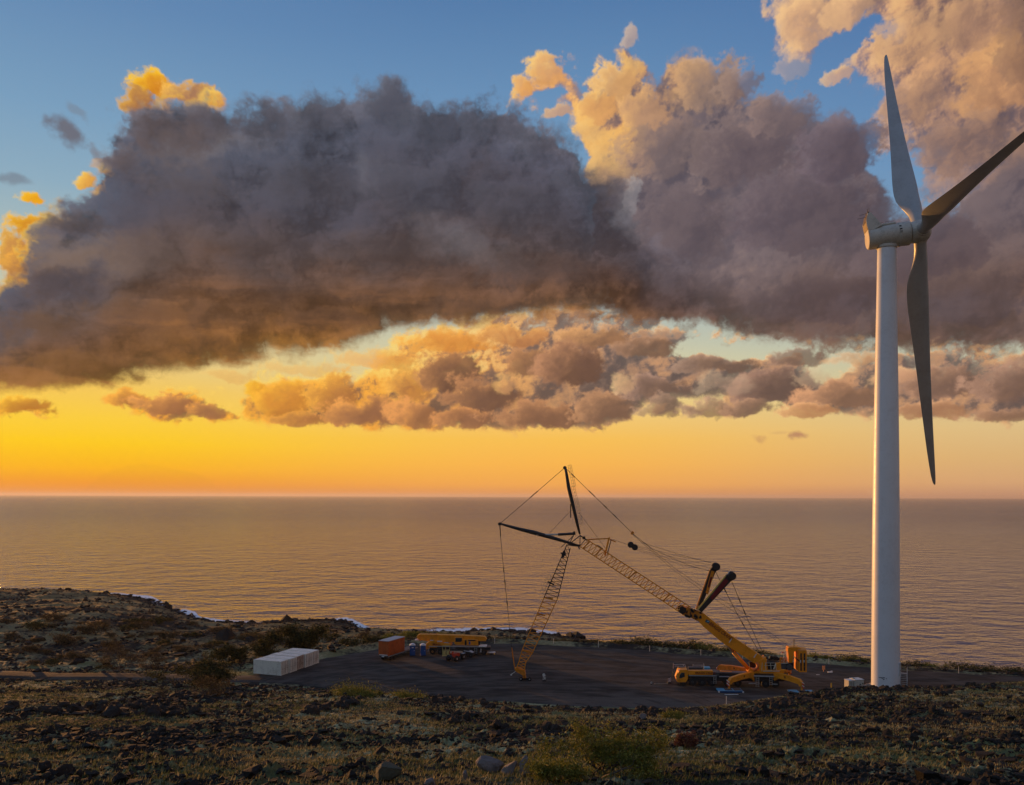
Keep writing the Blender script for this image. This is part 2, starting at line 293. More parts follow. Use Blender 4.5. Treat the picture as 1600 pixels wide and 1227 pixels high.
    cr_ = rampn(0.5 + litA * 0.35 + n3 * 0.3 + bil * 0.2, [(0.1, (186, 120, 50)), (0.4, (246, 160, 34)), (0.7, (255, 190, 36)), (1.05, (255, 222, 100))])
    cA = mixn(rim, cA, cr_)
    base = mixn(sst(AZ, -12, 14), L3(196, 128, 52), L3(160, 112, 76))
    cA = mixn(sst(db, 0.7, 0.0) * 0.35, cA, base)
    sky = mixn(alA * 0.99, sky, cA)

    # heads and hollows within the slab
    sky = puffs(sky, AZ, EL, wx, wy, n3, n5, bil, [
        (250, 210, 80, 50, (86, 74, 74), (128, 104, 92), .6), (200, 250, 50, 30, (92, 78, 76), (140, 112, 94), .5), (330, 200, 70, 46, (80, 72, 76), (112, 98, 96), .55), (410, 190, 66, 44, (74, 72, 80), (102, 100, 108), .6), (505, 180, 60, 46, (72, 73, 84), (106, 108, 118), .6),
        (600, 165, 66, 56, (66, 68, 80), (100, 104, 116), .7), (680, 200, 80, 50, (64, 67, 78), (92, 96, 108), .6), (770, 200, 80, 50, (62, 64, 74), (90, 94, 106), .6), (850, 230, 70, 50, (64, 64, 74), (96, 98, 108), .6), (920, 290, 66, 54, (66, 66, 76), (98, 100, 110), .6),
        (120, 350, 70, 26, (78, 68, 68), (120, 98, 84), .6), (300, 290, 110, 50, (88, 80, 82), (116, 104, 102), .5), (480, 290, 120, 60, (72, 70, 78), (100, 98, 106), .5), (660, 300, 130, 66, (66, 66, 76), (94, 95, 105), .5), (820, 330, 110, 60, (66, 64, 72), (90, 88, 96), .5),
        (90, 440, 90, 36, (74, 64, 66), (112, 88, 74), .55), (240, 400, 120, 44, (96, 80, 74), (124, 102, 88), .45), (420, 390, 140, 44, (78, 68, 70), (104, 90, 88), .45), (620, 400, 150, 44, (72, 64, 66), (96, 84, 84), .45), (830, 420, 130, 40, (74, 64, 64), (96, 84, 82), .45),
        (60, 510, 120, 30, (96, 70, 50), (136, 98, 62), .5), (240, 490, 150, 30, (92, 68, 54), (124, 92, 66), .45), (130, 570, 130, 24, (108, 74, 44), (150, 104, 54), .5), (330, 540, 110, 22, (96, 68, 48), (128, 92, 62), .45), (520, 500, 150, 24, (92, 66, 52), (120, 88, 68), .45), (760, 480, 140, 22, (90, 68, 58), (118, 90, 74), .45)], 1.0, 0.75)
    # loose scraps
    for bx, by, rx, ry, rot, col, st in ((106, 210, 46, 26, -30, (104, 98, 106), .85), (22, 284, 34, 11, 0, (112, 118, 130), .6), (120, 176, 26, 12, -30, (120, 128, 140), .5), (150, 240, 30, 14, -40, (120, 110, 112), .5),
                                         (1245, 681, 24, 8, 0, (186, 134, 100), .9), (1187, 685, 14, 7, 0, (204, 150, 100), .6), (1215, 676, 20, 4, 0, (206, 156, 108), .35)):
        b = blobn(AZ * .6 + a * .4, EL * .6 + e * .4, bx, by, rx, ry, rot)
        sky = mixn(sst(b + n3 * 0.5 + wx * 0.3, 0.0, 0.8) * st, sky, L3(*col))
    # the outline of an island some hundred kilometres off, nearly lost in the glow
    ridge = outl(AZ, [(120, 773), (150, 748), (172, 735), (190, 729), (215, 724), (240, 725), (270, 731), (300, 737), (330, 748), (352, 773)], [(-180, -1)], [(20, -1), (180, -1)])
    sky = mixn(sst(ridge - EL + n3 * 0.02, -0.03, 0.12) * 0.11, sky, L3(206, 138, 40))
    return np.clip(sky, 0, 4)
# BPY
class S:
    """a node socket (or number) with arithmetic"""
    nt = None
    def __init__(s, v): s.v = v.v if isinstance(v, S) else v
    @staticmethod
    def m(op, *a, clamp=False):
        n = S.nt.nodes.new('ShaderNodeMath'); n.operation = op; n.use_clamp = clamp
        for i, x in enumerate(a):
            x = x.v if isinstance(x, S) else x
            if isinstance(x, (int, float)): n.inputs[i].default_value = x
            else: S.nt.links.new(x, n.inputs[i])
        return S(n.outputs[0])
    def __add__(s, o): return S.m('ADD', s, o)
    __radd__ = __add__
    def __sub__(s, o): return S.m('SUBTRACT', s, o)
    def __rsub__(s, o): return S.m('SUBTRACT', o, s)
    def __mul__(s, o): return S.m('MULTIPLY', s, o)
    __rmul__ = __mul__
    def __truediv__(s, o): return S.m('DIVIDE', s, o)
def _set(q, inp):
    q = q.v if isinstance(q, S) else q
    if isinstance(q, (int, float, tuple)): inp.default_value = q
    else: S.nt.links.new(q, inp)
def sstep(x, lo, hi):
    n = S.nt.nodes.new('ShaderNodeMapRange'); n.interpolation_type = 'SMOOTHSTEP'
    for i, q in enumerate((x, lo, hi, 0.0, 1.0)): _set(q, n.inputs[i])
    return S(n.outputs[0])
def vec(x, y, z=0.0):
    n = S.nt.nodes.new('ShaderNodeCombineXYZ')
    for i, q in enumerate((x, y, z)): _set(q, n.inputs[i])
    return n.outputs[0]
def noise(v, scale, detail=6, rough=0.55, kind='FBM', dist=0.0):
    n = S.nt.nodes.new('ShaderNodeTexNoise'); n.noise_dimensions = '3D'; n.noise_type = kind
    if v is not None: S.nt.links.new(v, n.inputs['Vector'])
    n.inputs['Scale'].default_value = scale; n.inputs['Detail'].default_value = detail
    n.inputs['Roughness'].default_value = rough; n.inputs['Distortion'].default_value = dist
    return S(n.outputs[0])
def mix(f, a, b, mode='MIX'):
    n = S.nt.nodes.new('ShaderNodeMix'); n.data_type = 'RGBA'; n.blend_type = mode; n.clamp_factor = True
    for idx, q in ((0, f), (6, a), (7, b)): _set(q, n.inputs[idx])
    return S(n.outputs[2])

def sky_grid(name, a0, a1, na, e0, e1, ne):
    A, E = np.meshgrid(np.linspace(a0, a1, na, dtype=np.float32), np.linspace(e0, e1, ne, dtype=np.float32))
    rgb = sky_rgb(A, E)
    im = bpy.data.images.new(name, na, ne, alpha=False, float_buffer=True)
    im.colorspace_settings.name = 'Linear Rec.709'
    px = np.ones((ne, na, 4), np.float32); px[..., :3] = rgb
    im.pixels.foreach_set(px.ravel()); im.update()
    return im

world = bpy.data.worlds.new('World'); sc.world = world; world.use_nodes = True
nt = world.node_tree; nt.nodes.clear(); S.nt = nt
tc = nt.nodes.new('ShaderNodeTexCoord')
sp = nt.nodes.new('ShaderNodeSeparateXYZ'); nt.links.new(tc.outputs['Generated'], sp.inputs[0])
SX, SY, SZ = (S(sp.outputs[i]) for i in range(3))
W_AZ = S.m('ARCTAN2', SX, SY) * 57.29578
W_EL = S.m('ARCSINE', SZ) * 57.29578
def sky_tex(im, a0, a1, na, e0, e1, ne):
    n = nt.nodes.new('ShaderNodeTexImage'); n.image = im; n.extension = 'EXTEND'; n.interpolation = 'Linear'
    u = ((W_AZ - a0) * ((na - 1) / (a1 - a0)) + 0.5) / na
    v = ((W_EL - e0) * ((ne - 1) / (e1 - e0)) + 0.5) / ne
    nt.links.new(vec(u, v), n.inputs[0])
    return S(n.outputs[0])
g1 = (-48, 48, 1792, -2, 46, 900); g2 = (-180, 180, 720, -10, 90, 200)
near_sky = sky_tex(sky_grid('sunset_weather', *g1), *g1)
wide_sky = sky_tex(sky_grid('wide_weather', *g2), *g2)
fade = sstep(S.m('ABSOLUTE', W_AZ), 47.0, 38.0) * sstep(W_EL, 45.0, 36.0)
weather = mix(fade, wide_sky, near_sky)
bg = nt.nodes.new('ShaderNodeBackground'); nt.links.new(weather.v, bg.inputs[0]); bg.inputs[1].default_value = 1.0
phys = nt.nodes.new('ShaderNodeTexSky'); phys.sky_type = 'NISHITA'; phys.sun_disc = False
phys.sun_elevation = R(SUN_EL); phys.sun_rotation = R(SUN_AZ)
bg2 = nt.nodes.new('ShaderNodeBackground'); nt.links.new(phys.outputs[0], bg2.inputs[0]); bg2.inputs[1].default_value = 0.05
mxs = nt.nodes.new('ShaderNodeMixShader'); mxs.inputs[0].default_value = 0.03
nt.links.new(bg.outputs[0], mxs.inputs[1]); nt.links.new(bg2.outputs[0], mxs.inputs[2])
wo = nt.nodes.new('ShaderNodeOutputWorld'); nt.links.new(mxs.outputs[0], wo.inputs[0])
# ------------------------------------------------------------------ helpers for meshes, materials and naming
def mat(name, color=(0.5, 0.5, 0.5), rough=0.6, metal=0.0, var=0.12, scale=3.0, dirt=None, dirt_amt=0.35, bump=0.0, spec=0.4):
    """painted or weathered surface: base colour with worn, dirty patches from noise"""
    m = bpy.data.materials.new(name); m.use_nodes = True
    t = m.node_tree; t.nodes.clear(); S.nt = t
    o = t.nodes.new('ShaderNodeOutputMaterial'); b = t.nodes.new('ShaderNodeBsdfPrincipled')
    t.links.new(b.outputs[0], o.inputs[0])
    tcn = t.nodes.new('ShaderNodeTexCoord'); c = tcn.outputs['Object']
    n1 = noise(c, scale, 6, 0.6); n2 = noise(c, scale * 7.3, 4, 0.6)
    base = (color[0], color[1], color[2], 1.0)
    dk = tuple(x * (1 - var) for x in color) + (1.0,)
    col = mix(sstep(n1 * 0.7 + n2 * 0.3, 0.4, 0.62), base, dk)
    if dirt: col = mix(sstep(n1 * 0.5 + n2 * 0.5, 0.50, 0.66) * dirt_amt, col, tuple(dirt) + (1.0,))
    t.links.new(col.v, b.inputs['Base Color'])
    b.inputs['Metallic'].default_value = metal
    b.inputs['Specular IOR Level'].default_value = spec
    t.links.new((n2 * 0.25 + (rough - 0.12)).v, b.inputs['Roughness'])
    if bump:
        bn = t.nodes.new('ShaderNodeBump'); bn.inputs['Strength'].default_value = bump; bn.inputs['Distance'].default_value = 0.05
        t.links.new(n2.v, bn.inputs['Height']); t.links.new(bn.outputs[0], b.inputs['Normal'])
    return m

def mesh_obj(name, verts, faces, m, parent=None, smooth=False):
    me = bpy.data.meshes.new(name)
    if isinstance(verts, np.ndarray):
        nv = len(verts); nf = len(faces); k = faces.shape[1]
        me.vertices.add(nv); me.vertices.foreach_set('co', verts.astype(np.float32).ravel())
        me.loops.add(nf * k); me.loops.foreach_set('vertex_index', faces.astype(np.int32).ravel())
        me.polygons.add(nf); me.polygons.foreach_set('loop_start', np.arange(0, nf * k, k, dtype=np.int32))
        me.polygons.foreach_set('loop_total', np.full(nf, k, dtype=np.int32))
        me.update(calc_edges=True)
    else:
        me.from_pydata([tuple(v) for v in verts], [], faces)
    me.polygons.foreach_set('use_smooth', [smooth] * len(me.polygons))
    me.materials.append(m)
    o = bpy.data.objects.new(name, me); COL.objects.link(o)
    if parent is not None: o.parent = parent
    return o

def tag(o, label=None, cat=None, group=None, kind=None):
    if label: o['label'] = label
    if cat: o['category'] = cat
    if group: o['group'] = group
    if kind: o['kind'] = kind
    return o

class MB:
    """collects simple solids and links them as one mesh"""
    def __init__(s): s.v = []; s.f = []
    def add(s, vs, fs):
        b = len(s.v); s.v += [Vector(v) for v in vs]; s.f += [[i + b for i in f] for f in fs]; return s
    def box(s, c, size, rot=None, taper=(1, 1)):
        hx, hy, hz = (q / 2 for q in size); M = rot or Matrix.Identity(3)
        vs = []
        for z in (-1, 1):
            kx, ky = taper if z > 0 else (1, 1)
            for x, y in ((-1, -1), (1, -1), (1, 1), (-1, 1)):
                vs.append(Vector(c) + M @ Vector((x * hx * kx, y * hy * ky, z * hz)))
        return s.add(vs, [[3, 2, 1, 0], [4, 5, 6, 7], [0, 1, 5, 4], [1, 2, 6, 5], [2, 3, 7, 6], [3, 0, 4, 7]])
    def bbox(s, c, size, bev=0.03, rot=None):
        """box with chamfered edges"""
        hx, hy, hz = (q / 2 for q in size); M = rot or Matrix.Identity(3); b = min(bev, hx * .8, hy * .8, hz * .8)
        bm = bmesh.new(); bmesh.ops.create_cube(bm, size=1.0)
        for v in bm.verts: v.co = Vector((v.co.x * 2 * hx, v.co.y * 2 * hy, v.co.z * 2 * hz))
        bmesh.ops.bevel(bm, geom=bm.edges[:], offset=b, segments=1, affect='EDGES')
        bm.verts.ensure_lookup_table()
        vs = [Vector(c) + M @ v.co for v in bm.verts]; fs = [[v.index for v in f.verts] for f in bm.faces]
        bm.free(); return s.add(vs, fs)
    def bar(s, a, b, w, h=None, up=Vector((0, 0, 1))):
        """rectangular bar from a to b"""
        a = Vector(a); b = Vector(b); h = h or w; d = b - a; L = d.length
        if L < 1e-6: return s
        d /= L; x = d.cross(up)
        if x.length < 1e-3: x = d.cross(Vector((1, 0, 0)))
        x.normalize(); y = x.cross(d)
        vs = []
        for p in (a, b):
            for i, j in ((-1, -1), (1, -1), (1, 1), (-1, 1)): vs.append(p + x * (i * w / 2) + y * (j * h / 2))
        return s.add(vs, [[3, 2, 1, 0], [4, 5, 6, 7], [0, 1, 5, 4], [1, 2, 6, 5], [2, 3, 7, 6], [3, 0, 4, 7]])
    def tube(s, pts, r, n=8, cap=True):
        """tube along points; r a number or one per point"""
        pts = [Vector(p) for p in pts]; rs = r if isinstance(r, (list, tuple)) else [r] * len(pts)
        b = len(s.v); ref = None
        for i, p in enumerate(pts):
            d = (pts[min(i + 1, len(pts) - 1)] - pts[max(i - 1, 0)]).normalized()
            if ref is None:
                ref = d.cross(Vector((0, 0, 1)))
                if ref.length < 1e-2: ref = d.cross(Vector((1, 0, 0)))
            x = (ref - d * ref.dot(d)).normalized(); ref = x; y = d.cross(x)
            for k in range(n):
                t = 2 * math.pi * k / n; s.v.append(p + (x * math.cos(t) + y * math.sin(t)) * rs[i])
        for i in range(len(pts) - 1):
            for k in range(n):
                a0 = b + i * n + k; a1 = b + i * n + (k + 1) % n; s.f.append([a0, a1, a1 + n, a0 + n])
        if cap:
            s.f.append([b + k for k in range(n)][::-1]); e = b + (len(pts) - 1) * n; s.f.append([e + k for k in range(n)])
        return s
    def prism(s, poly, w, M=None, off=(0, 0, 0)):
        """polygon in x-z swept w metres along y, centred"""
        n = len(poly); vs = [Vector((p[0], -w / 2, p[1])) for p in poly] + [Vector((p[0], w / 2, p[1])) for p in poly]
        if M is not None: vs = [M @ v for v in vs]
        vs = [v + Vector(off) for v in vs]
        fs = [list(range(n)), list(range(2 * n - 1, n - 1, -1))] + [[(i + 1) % n, i, i + n, (i + 1) % n + n] for i in range(n)]
        return s.add(vs, fs)
    def build(s, name, m, parent=None, smooth=False):
        return mesh_obj(name, s.v, s.f, m, parent, smooth)

def empty(name, loc, rz=0.0, label=None, cat=None, group=None):
    o = bpy.data.objects.new(name, None); COL.objects.link(o); o.location = loc; o.rotation_euler = (0, 0, rz)
    o.empty_display_size = 0.5
    return tag(o, label, cat, group)

def copy_tree(o, parent=None):
    c = o.copy(); COL.objects.link(c)
    if parent is not None: c.parent = parent
    for ch in [x for x in o.children]: copy_tree(ch, c)
    return c

# ------------------------------------------------------------------ the land: a height field through surveyed points
PAD = 22.0
SEA = 0.0
# (photo x, photo y, distance)
ctl = []
for px in (-500, -150): ctl += [(px, 1225, 24), (px, 1168, 42), (px, 1118, 75), (px, 1085, 110), (px, 1064, 150), (px, 1036, 185), (px, 998, 235), (px, 958, 305), (px, 934, 400), (px, 922, 478)]
ctl += [(0, 1227, 24), (0, 1168, 42), (0, 1118, 75), (0, 1085, 110), (0, 1065, 150), (0, 1036, 185), (0, 1000, 235), (0, 962, 300), (0, 940, 390), (0, 921, 470)]
ctl += [(200, 1227, 24), (200, 1170, 42), (200, 1120, 75), (200, 1088, 110), (200, 1066, 148), (200, 1034, 185), (200, 1000, 235), (150, 962, 290), (200, 956, 330), (200, 940, 430)]
ctl += [(400, 1227, 23), (400, 1172, 41), (400, 1122, 73), (400, 1092, 108), (400, 1064, 153), (330, 1030, 188), (330, 1000, 235), (330, 982, 290), (400, 978, 340)]
ctl += [(600, 1227, 22), (600, 1178, 40), (600, 1128, 70), (590, 1082, 118), (600, 1078, 145), (560, 1006, 205), (520, 990, 240), (560, 984, 300)]
ctl += [(800, 1227, 22), (800, 1180, 40), (800, 1134, 70), (800, 1108, 102), (820, 1099, 134), (700, 1001, 205), (700, 996, 250), (800, 1003, 240), (800, 996, 300)]
ctl += [(1000, 1227, 22), (1000, 1180, 40), (1000, 1136, 70), (1000, 1112, 104), (1000, 1107, 130), (1000, 1010, 208), (1000, 1012, 250)]
ctl += [(1200, 1227, 22), (1200, 1178, 40), (1200, 1128, 70), (1200, 1100, 100), (1195, 1092, 118), (1250, 1083, 112), (1200, 1098, 130), (1200, 1026, 190), (1200, 1036, 235)]
ctl += [(1400, 1227, 22), (1400, 1172, 40), (1400, 1120, 66), (1400, 1086, 100), (1400, 1074, 122), (1330, 1077, 118), (1400, 1040, 184), (1400, 1052, 230)]
ctl += [(1600, 1227, 22), (1600, 1172, 40), (1600, 1118, 66), (1600, 1080, 100), (1600, 1064, 128), (1600, 1056, 178), (1600, 1070, 225)]
ctl += [(1800, 1227, 22), (1800, 1118, 66), (1800, 1080, 100), (1800, 1062, 128), (1800, 1056, 178), (2300, 1227, 22), (2300, 1090, 100), (2300, 1060, 178)]
cw = np.array([tuple(at(*c)) for c in ctl])
# the coast and the sea bed behind it, in plan
shore_px = [(-500, 470), (-150, 478), (0, 490), (100, 487), (180, 468), (236, 452), (262, 420), (306, 388), (312, 372), (360, 362), (480, 372), (545, 370), (585, 340), (640, 336), (700, 338), (760, 342), (830, 340), (870, 334), (950, 312), (1050, 292), (1150, 280), (1300, 268), (1450, 256), (1600, 246), (1900, 240), (2500, 230)]
def shore_D(u):          # u = x / D, metres of distance at which the shore lies
    return np.interp(u, [(p[0] - 800) / F for p in shore_px], [p[1] for p in shore_px])
extra = []
for px, D in shore_px:
    u = (px - 800) / F
    extra.append((u * (D - 4), D - 4, 1.6)); extra.append((u * (D + 14), D + 14, -3.0)); extra.append((u * (D + 70), D + 70, -9.0))
for x in (-120, -40, 0, 40, 120):
    extra += [(x, 2.0, CAMZ - 1.9), (x * 2, -60.0, CAMZ + 16), (x, 10.0, CAMZ - 4.2)]
cw = np.vstack([cw, np.array(extra)])
def kxy(x, y):           # stretched space: near points count for little ground, far ones for much
    r = np.sqrt(x * x + y * y) + 12.0
    return np.stack([np.arctan2(x, y + 12.0) * 2.2, np.log(r) * 1.5], -1)
KC = kxy(cw[:, 0], cw[:, 1])
def tps(r2): return 0.5 * r2 * np.log(r2 + 1e-12)
_d2 = ((KC[:, None] - KC[None]) ** 2).sum(-1)
_n = len(KC)
_A = np.zeros((_n + 3, _n + 3)); _A[:_n, :_n] = tps(_d2) + np.eye(_n) * 0.004
_A[:_n, _n] = 1; _A[:_n, _n + 1:] = KC; _A[_n:, :_n] = _A[:_n, _n:].T
_w = np.linalg.solve(_A, np.concatenate([cw[:, 2], np.zeros(3)]))
def base_h(x, y):
    K = kxy(x.ravel(), y.ravel()); out = np.zeros(len(K))
    for i in range(0, len(K), 60000):
        k = K[i:i + 60000]
        d2 = (k[:, None, 0] - KC[None, :, 0]) ** 2 + (k[:, None, 1] - KC[None, :, 1]) ** 2
        out[i:i + 60000] = tps(d2) @ _w[:_n] + _w[_n] + k @ _w[_n + 1:]
    return out.reshape(x.shape)

# the gravel pad and the dirt road, plan polygons
pad_px = [(378, 1066), (470, 1071), (590, 1080), (700, 1091), (820, 1099), (980, 1106), (1120, 1108), (1200, 1102), (1262, 1112), (1400, 1125), (1640, 1112), (1760, 1082), (1640, 1062),
          (1560, 1054), (1440, 1047), (1330, 1040), (1255, 1034), (1150, 1027), (1060, 1020), (980, 1013), (900, 1009), (800, 1004), (700, 1004), (612, 1008), (560, 1018), (505, 1028), (430, 1046), (382, 1055)]
pad_poly = np.array([tuple(on_z(a, b, PAD))[:2] for a, b in pad_px])
def poly_sd(x, y, P):
    """signed distance to a polygon, negative inside"""
    d = np.full(x.shape, 1e18); ins = np.zeros(x.shape, bool)
    for i in range(len(P)):
        ax, ay = P[i]; bx, by = P[(i + 1) % len(P)]; ex, ey = bx - ax, by - ay
        t = np.clip(((x - ax) * ex + (y - ay) * ey) / (ex * ex + ey * ey), 0, 1)
        d = np.minimum(d, (x - ax - t * ex) ** 2 + (y - ay - t * ey) ** 2)
        c = ((ay > y) != (by > y))
        with np.errstate(divide='ignore', invalid='ignore'):
            c &= x < (bx - ax) * (y - ay) / (by - ay) + ax
        ins ^= c
    d = np.sqrt(d); return np.where(ins, -d, d)
road_px = [(410, 1061), (330, 1059), (250, 1057.5), (160, 1056), (80, 1056), (0, 1053), (-120, 1050), (-300, 1046)]
road_w = np.array([tuple(on_z(a, b, PAD))[:2] for a, b in road_px])
def road_dist(x, y):
    d = np.full(x.shape, 1e18)
    for i in range(len(road_w) - 1):
        ax, ay = road_w[i]; bx, by = road_w[i + 1]; ex, ey = bx - ax, by - ay
        t = np.clip(((x - ax) * ex + (y - ay) * ey) / (ex * ex + ey * ey), 0, 1)
        d = np.minimum(d, (x - ax - t * ex) ** 2 + (y - ay - t * ey) ** 2)
    return np.sqrt(d)

def roughness_field(x, y):
    """1 on broken lava, 0 on grassy flats"""
    n = fbm(x, y, 0.045, 5, 0.55, 3.3, 8.1) * 0.9 + fbm(x, y, 0.18, 4, 0.55, 13.3, 28.1) * 0.5
    return sst(n + 0.05, -0.35, 0.45)
def height(x, y):
    x = np.asarray(x, float); y = np.asarray(y, float)
    h = base_h(x, y)
    r = np.hypot(x, y)
    rf = roughness_field(x, y)
    near = sst(r, 420, 60)
    hum = fbm(x, y, 0.055, 4, 0.5, 41.0, 7.0)
    lump = fbm(x, y, 0.28, 5, 0.58, 1.0, 77.0, 1)
    fine = fbm(x, y, 1.7, 4, 0.6, 9.0, 3.0, 1)
    far = sst(r, 170, 240)
    n = hum * (0.55 + 1.1 * far) + lump * (0.22 + 0.48 * rf) * (0.55 + 0.45 * near) * (1 + 0.6 * far) + fine * 0.24 * (0.25 + rf) * near
    n = n * np.clip(r / 26.0, 0.25, 1.0)
    sd = poly_sd(x, y, pad_poly); rd = road_dist(x, y)
    free = sst(sd, 0.3, 7.0) * sst(rd, 2.2, 7.0)
    coast = sst(h, -1.0, 5.0)
    h = h + n * free * (0.3 + 0.7 * coast)
    k = sst(sd, 9.0, 0.0)
    h = h * (1 - k) + (PAD - 0.12) * k
    # low berm round the seaward edge of the pad
    beyond = sst(y, 168, 178)
    h = h + beyond * 0.9 * np.exp(-((sd - 3.2) / 1.6) ** 2)
    k2 = sst(rd, 8.0, 2.0) * (1 - k)
    h = h * (1 - k2) + (PAD - 0.12) * k2
    h = h - 0.10 * sst(rd, 2.8, 2.0)
    return h

def fan(az0, az1, na, r0, r1, nr):
    A = np.radians(np.linspace(az0, az1, na)); Rr = np.exp(np.linspace(math.log(r0), math.log(r1), nr))
    A, Rr = np.meshgrid(A, Rr)
    return Rr * np.sin(A), Rr * np.cos(A)
def grid_faces(nr, na):
    i = np.arange(nr * na).reshape(nr, na)
    return np.stack([i[:-1, :-1], i[:-1, 1:], i[1:, 1:], i[1:, :-1]], -1).reshape(-1, 4)

mg = bpy.data.materials.new('lava_and_grass'); mg.use_nodes = True
t = mg.node_tree; t.nodes.clear(); S.nt = t
o_ = t.nodes.new('ShaderNodeOutputMaterial'); b_ = t.nodes.new('ShaderNodeBsdfPrincipled'); t.links.new(b_.outputs[0], o_.inputs[0])
geo = t.nodes.new('ShaderNodeNewGeometry'); pos = geo.outputs['Position']
sepn = t.nodes.new('ShaderNodeSeparateXYZ'); t.links.new(pos, sepn.inputs[0]); GX_, GY_, GZ_ = (S(sepn.outputs[i]) for i in range(3))
nb = noise(pos, 0.035, 5, 0.6); nm = noise(pos, 0.22, 6, 0.62); nf = noise(pos, 1.4, 6, 0.65); nh = noise(pos, 7.0, 4, 0.6)
mask = sstep(nb * 0.55 + nm * 0.30 + nf * 0.25, 0.50, 0.60)
lava = mix(nf, (0.012, 0.012, 0.011, 1), (0.036, 0.032, 0.027, 1))
lava = mix(sstep(nm, 0.45, 0.62) * 0.6, lava, (0.046, 0.034, 0.024, 1))
dry = mix(sstep(nh * 0.5 + nf * 0.5, 0.40, 0.60), (0.140, 0.140, 0.072, 1), (0.38, 0.36, 0.20, 1))
green = mix(nh, (0.070, 0.082, 0.034, 1), (0.21, 0.215, 0.095, 1))
grass = mix(sstep(noise(pos, 0.06, 4, 0.6), 0.44, 0.58), dry, green)
sunlit_sea_side = sstep(GY_, 165.0, 215.0)
grass = mix(sunlit_sea_side * 0.7, grass, (0.21, 0.145, 0.065, 1))  # browner seaward grass, with low sunlight painted in as a brighter colour
colr = mix(mask, lava, grass)
wet = sstep(GZ_, 1.6, 0.3)
colr = mix(wet * 0.8, colr, (0.008, 0.007, 0.007, 1))
t.links.new(colr.v, b_.inputs['Base Color']); b_.inputs['Roughness'].default_value = 0.95; b_.inputs['Specular IOR Level'].default_value = 0.12
bn = t.nodes.new('ShaderNodeBump'); bn.inputs['Strength'].default_value = 0.8; bn.inputs['Distance'].default_value = 0.25
t.links.new((nf * 0.7 + nh * 0.3).v, bn.inputs['Height']); t.links.new(bn.outputs[0], b_.inputs['Normal'])
M_GROUND = mg

gx, gy = fan(-42, 42, 660, 13.0, 540.0, 560)
gz = height(gx, gy)
ground = mesh_obj('ground', np.stack([gx.ravel(), gy.ravel(), gz.ravel()], -1), grid_faces(560, 660), mg, smooth=False)
ground['kind'] = 'structure'
gm = ground
# the rest of the hill, out of frame: one coarser sheet that meets the first edge to edge from below
parts_ = []
x2, y2 = fan(42, 318, 140, 13.0, 540.0, 80); z2 = base_h(x2, y2)
x2b, y2b = fan(-180, 180, 120, 0.5, 13.2, 10); z2b = base_h(x2b, y2b)
v2 = np.concatenate([np.stack([x2.ravel(), y2.ravel(), z2.ravel()], -1), np.stack([x2b.ravel(), y2b.ravel(), z2b.ravel() - 0.3], -1)])
f2 = np.concatenate([grid_faces(80, 140), grid_faces(10, 120) + len(x2.ravel())])
v2[:, 2] = np.where(v2[:, 1] < 0, np.minimum(v2[:, 2], CAMZ + 14), v2[:, 2])
hillside = mesh_obj('hillside', v2, f2, mg); hillside['kind'] = 'structure'

# ------------------------------------------------------------------ gravel pad and road
mp = bpy.data.materials.new('cinder_gravel'); mp.use_nodes = True
t = mp.node_tree; t.nodes.clear(); S.nt = t
o_ = t.nodes.new('ShaderNodeOutputMaterial'); b_ = t.nodes.new('ShaderNodeBsdfPrincipled'); t.links.new(b_.outputs[0], o_.inputs[0])
geo = t.nodes.new('ShaderNodeNewGeometry'); pos = geo.outputs['Position']
mpn = t.nodes.new('ShaderNodeMapping'); mpn.inputs['Scale'].default_value = (0.10, 0.45, 1); mpn.inputs['Rotation'].default_value = (0, 0, R(8)); t.links.new(pos, mpn.inputs[0])
track = noise(mpn.outputs[0], 1.0, 6, 0.62); g1_ = noise(pos, 0.25, 6, 0.6); g2_ = noise(pos, 5.0, 5, 0.65)
colr = mix(sstep(track * 0.6 + g1_ * 0.4, 0.42, 0.60), (0.026, 0.023, 0.020, 1), (0.074, 0.064, 0.054, 1))
sepn = t.nodes.new('ShaderNodeSeparateXYZ'); t.links.new(pos, sepn.inputs[0])
pale = sstep(S(sepn.outputs[1]) * -1.0 + track * 24.0, -136.0, -126.0) * sstep(S(sepn.outputs[0]), -14.0, 16.0)       # paler worn gravel where the machines drive in, near side
colr = mix(pale * 0.7, colr, (0.125, 0.104, 0.086, 1))
rx1, ry1 = S(sepn.outputs[0]) - 6.0, S(sepn.outputs[1]) - 128.0
rad = S.m('SQRT', rx1 * rx1 + ry1 * ry1); ang = S.m('ARCTAN2', rx1, ry1)
rut = noise(vec(rad * 0.55, ang * 1.6, 2.0), 1.0, 4, 0.55); rut2 = noise(vec(S(sepn.outputs[1]) * 0.7 + S(sepn.outputs[0]) * 0.12, S(sepn.outputs[0]) * 0.03, 7.0), 1.0, 4, 0.55)
colr = mix(sstep(rut, 0.56, 0.62) * 0.45, colr, (0.100, 0.088, 0.076, 1)); colr = mix(sstep(rut2, 0.57, 0.63) * 0.40, colr, (0.085, 0.075, 0.066, 1)); colr = mix(sstep(rut, 0.44, 0.39) * 0.5, colr, (0.016, 0.015, 0.014, 1))
colr = mix(sstep(g2_, 0.5, 0.7) * 0.5, colr, (0.012, 0.011, 0.010, 1))
t.links.new(colr.v, b_.inputs['Base Color']); b_.inputs['Roughness'].default_value = 0.92; b_.inputs['Specular IOR Level'].default_value = 0.2
bn = t.nodes.new('ShaderNodeBump'); bn.inputs['Strength'].default_value = 0.7; bn.inputs['Distance'].default_value = 0.08
t.links.new((g2_ * 0.6 + track).v, bn.inputs['Height']); t.links.new(bn.outputs[0], b_.inputs['Normal'])
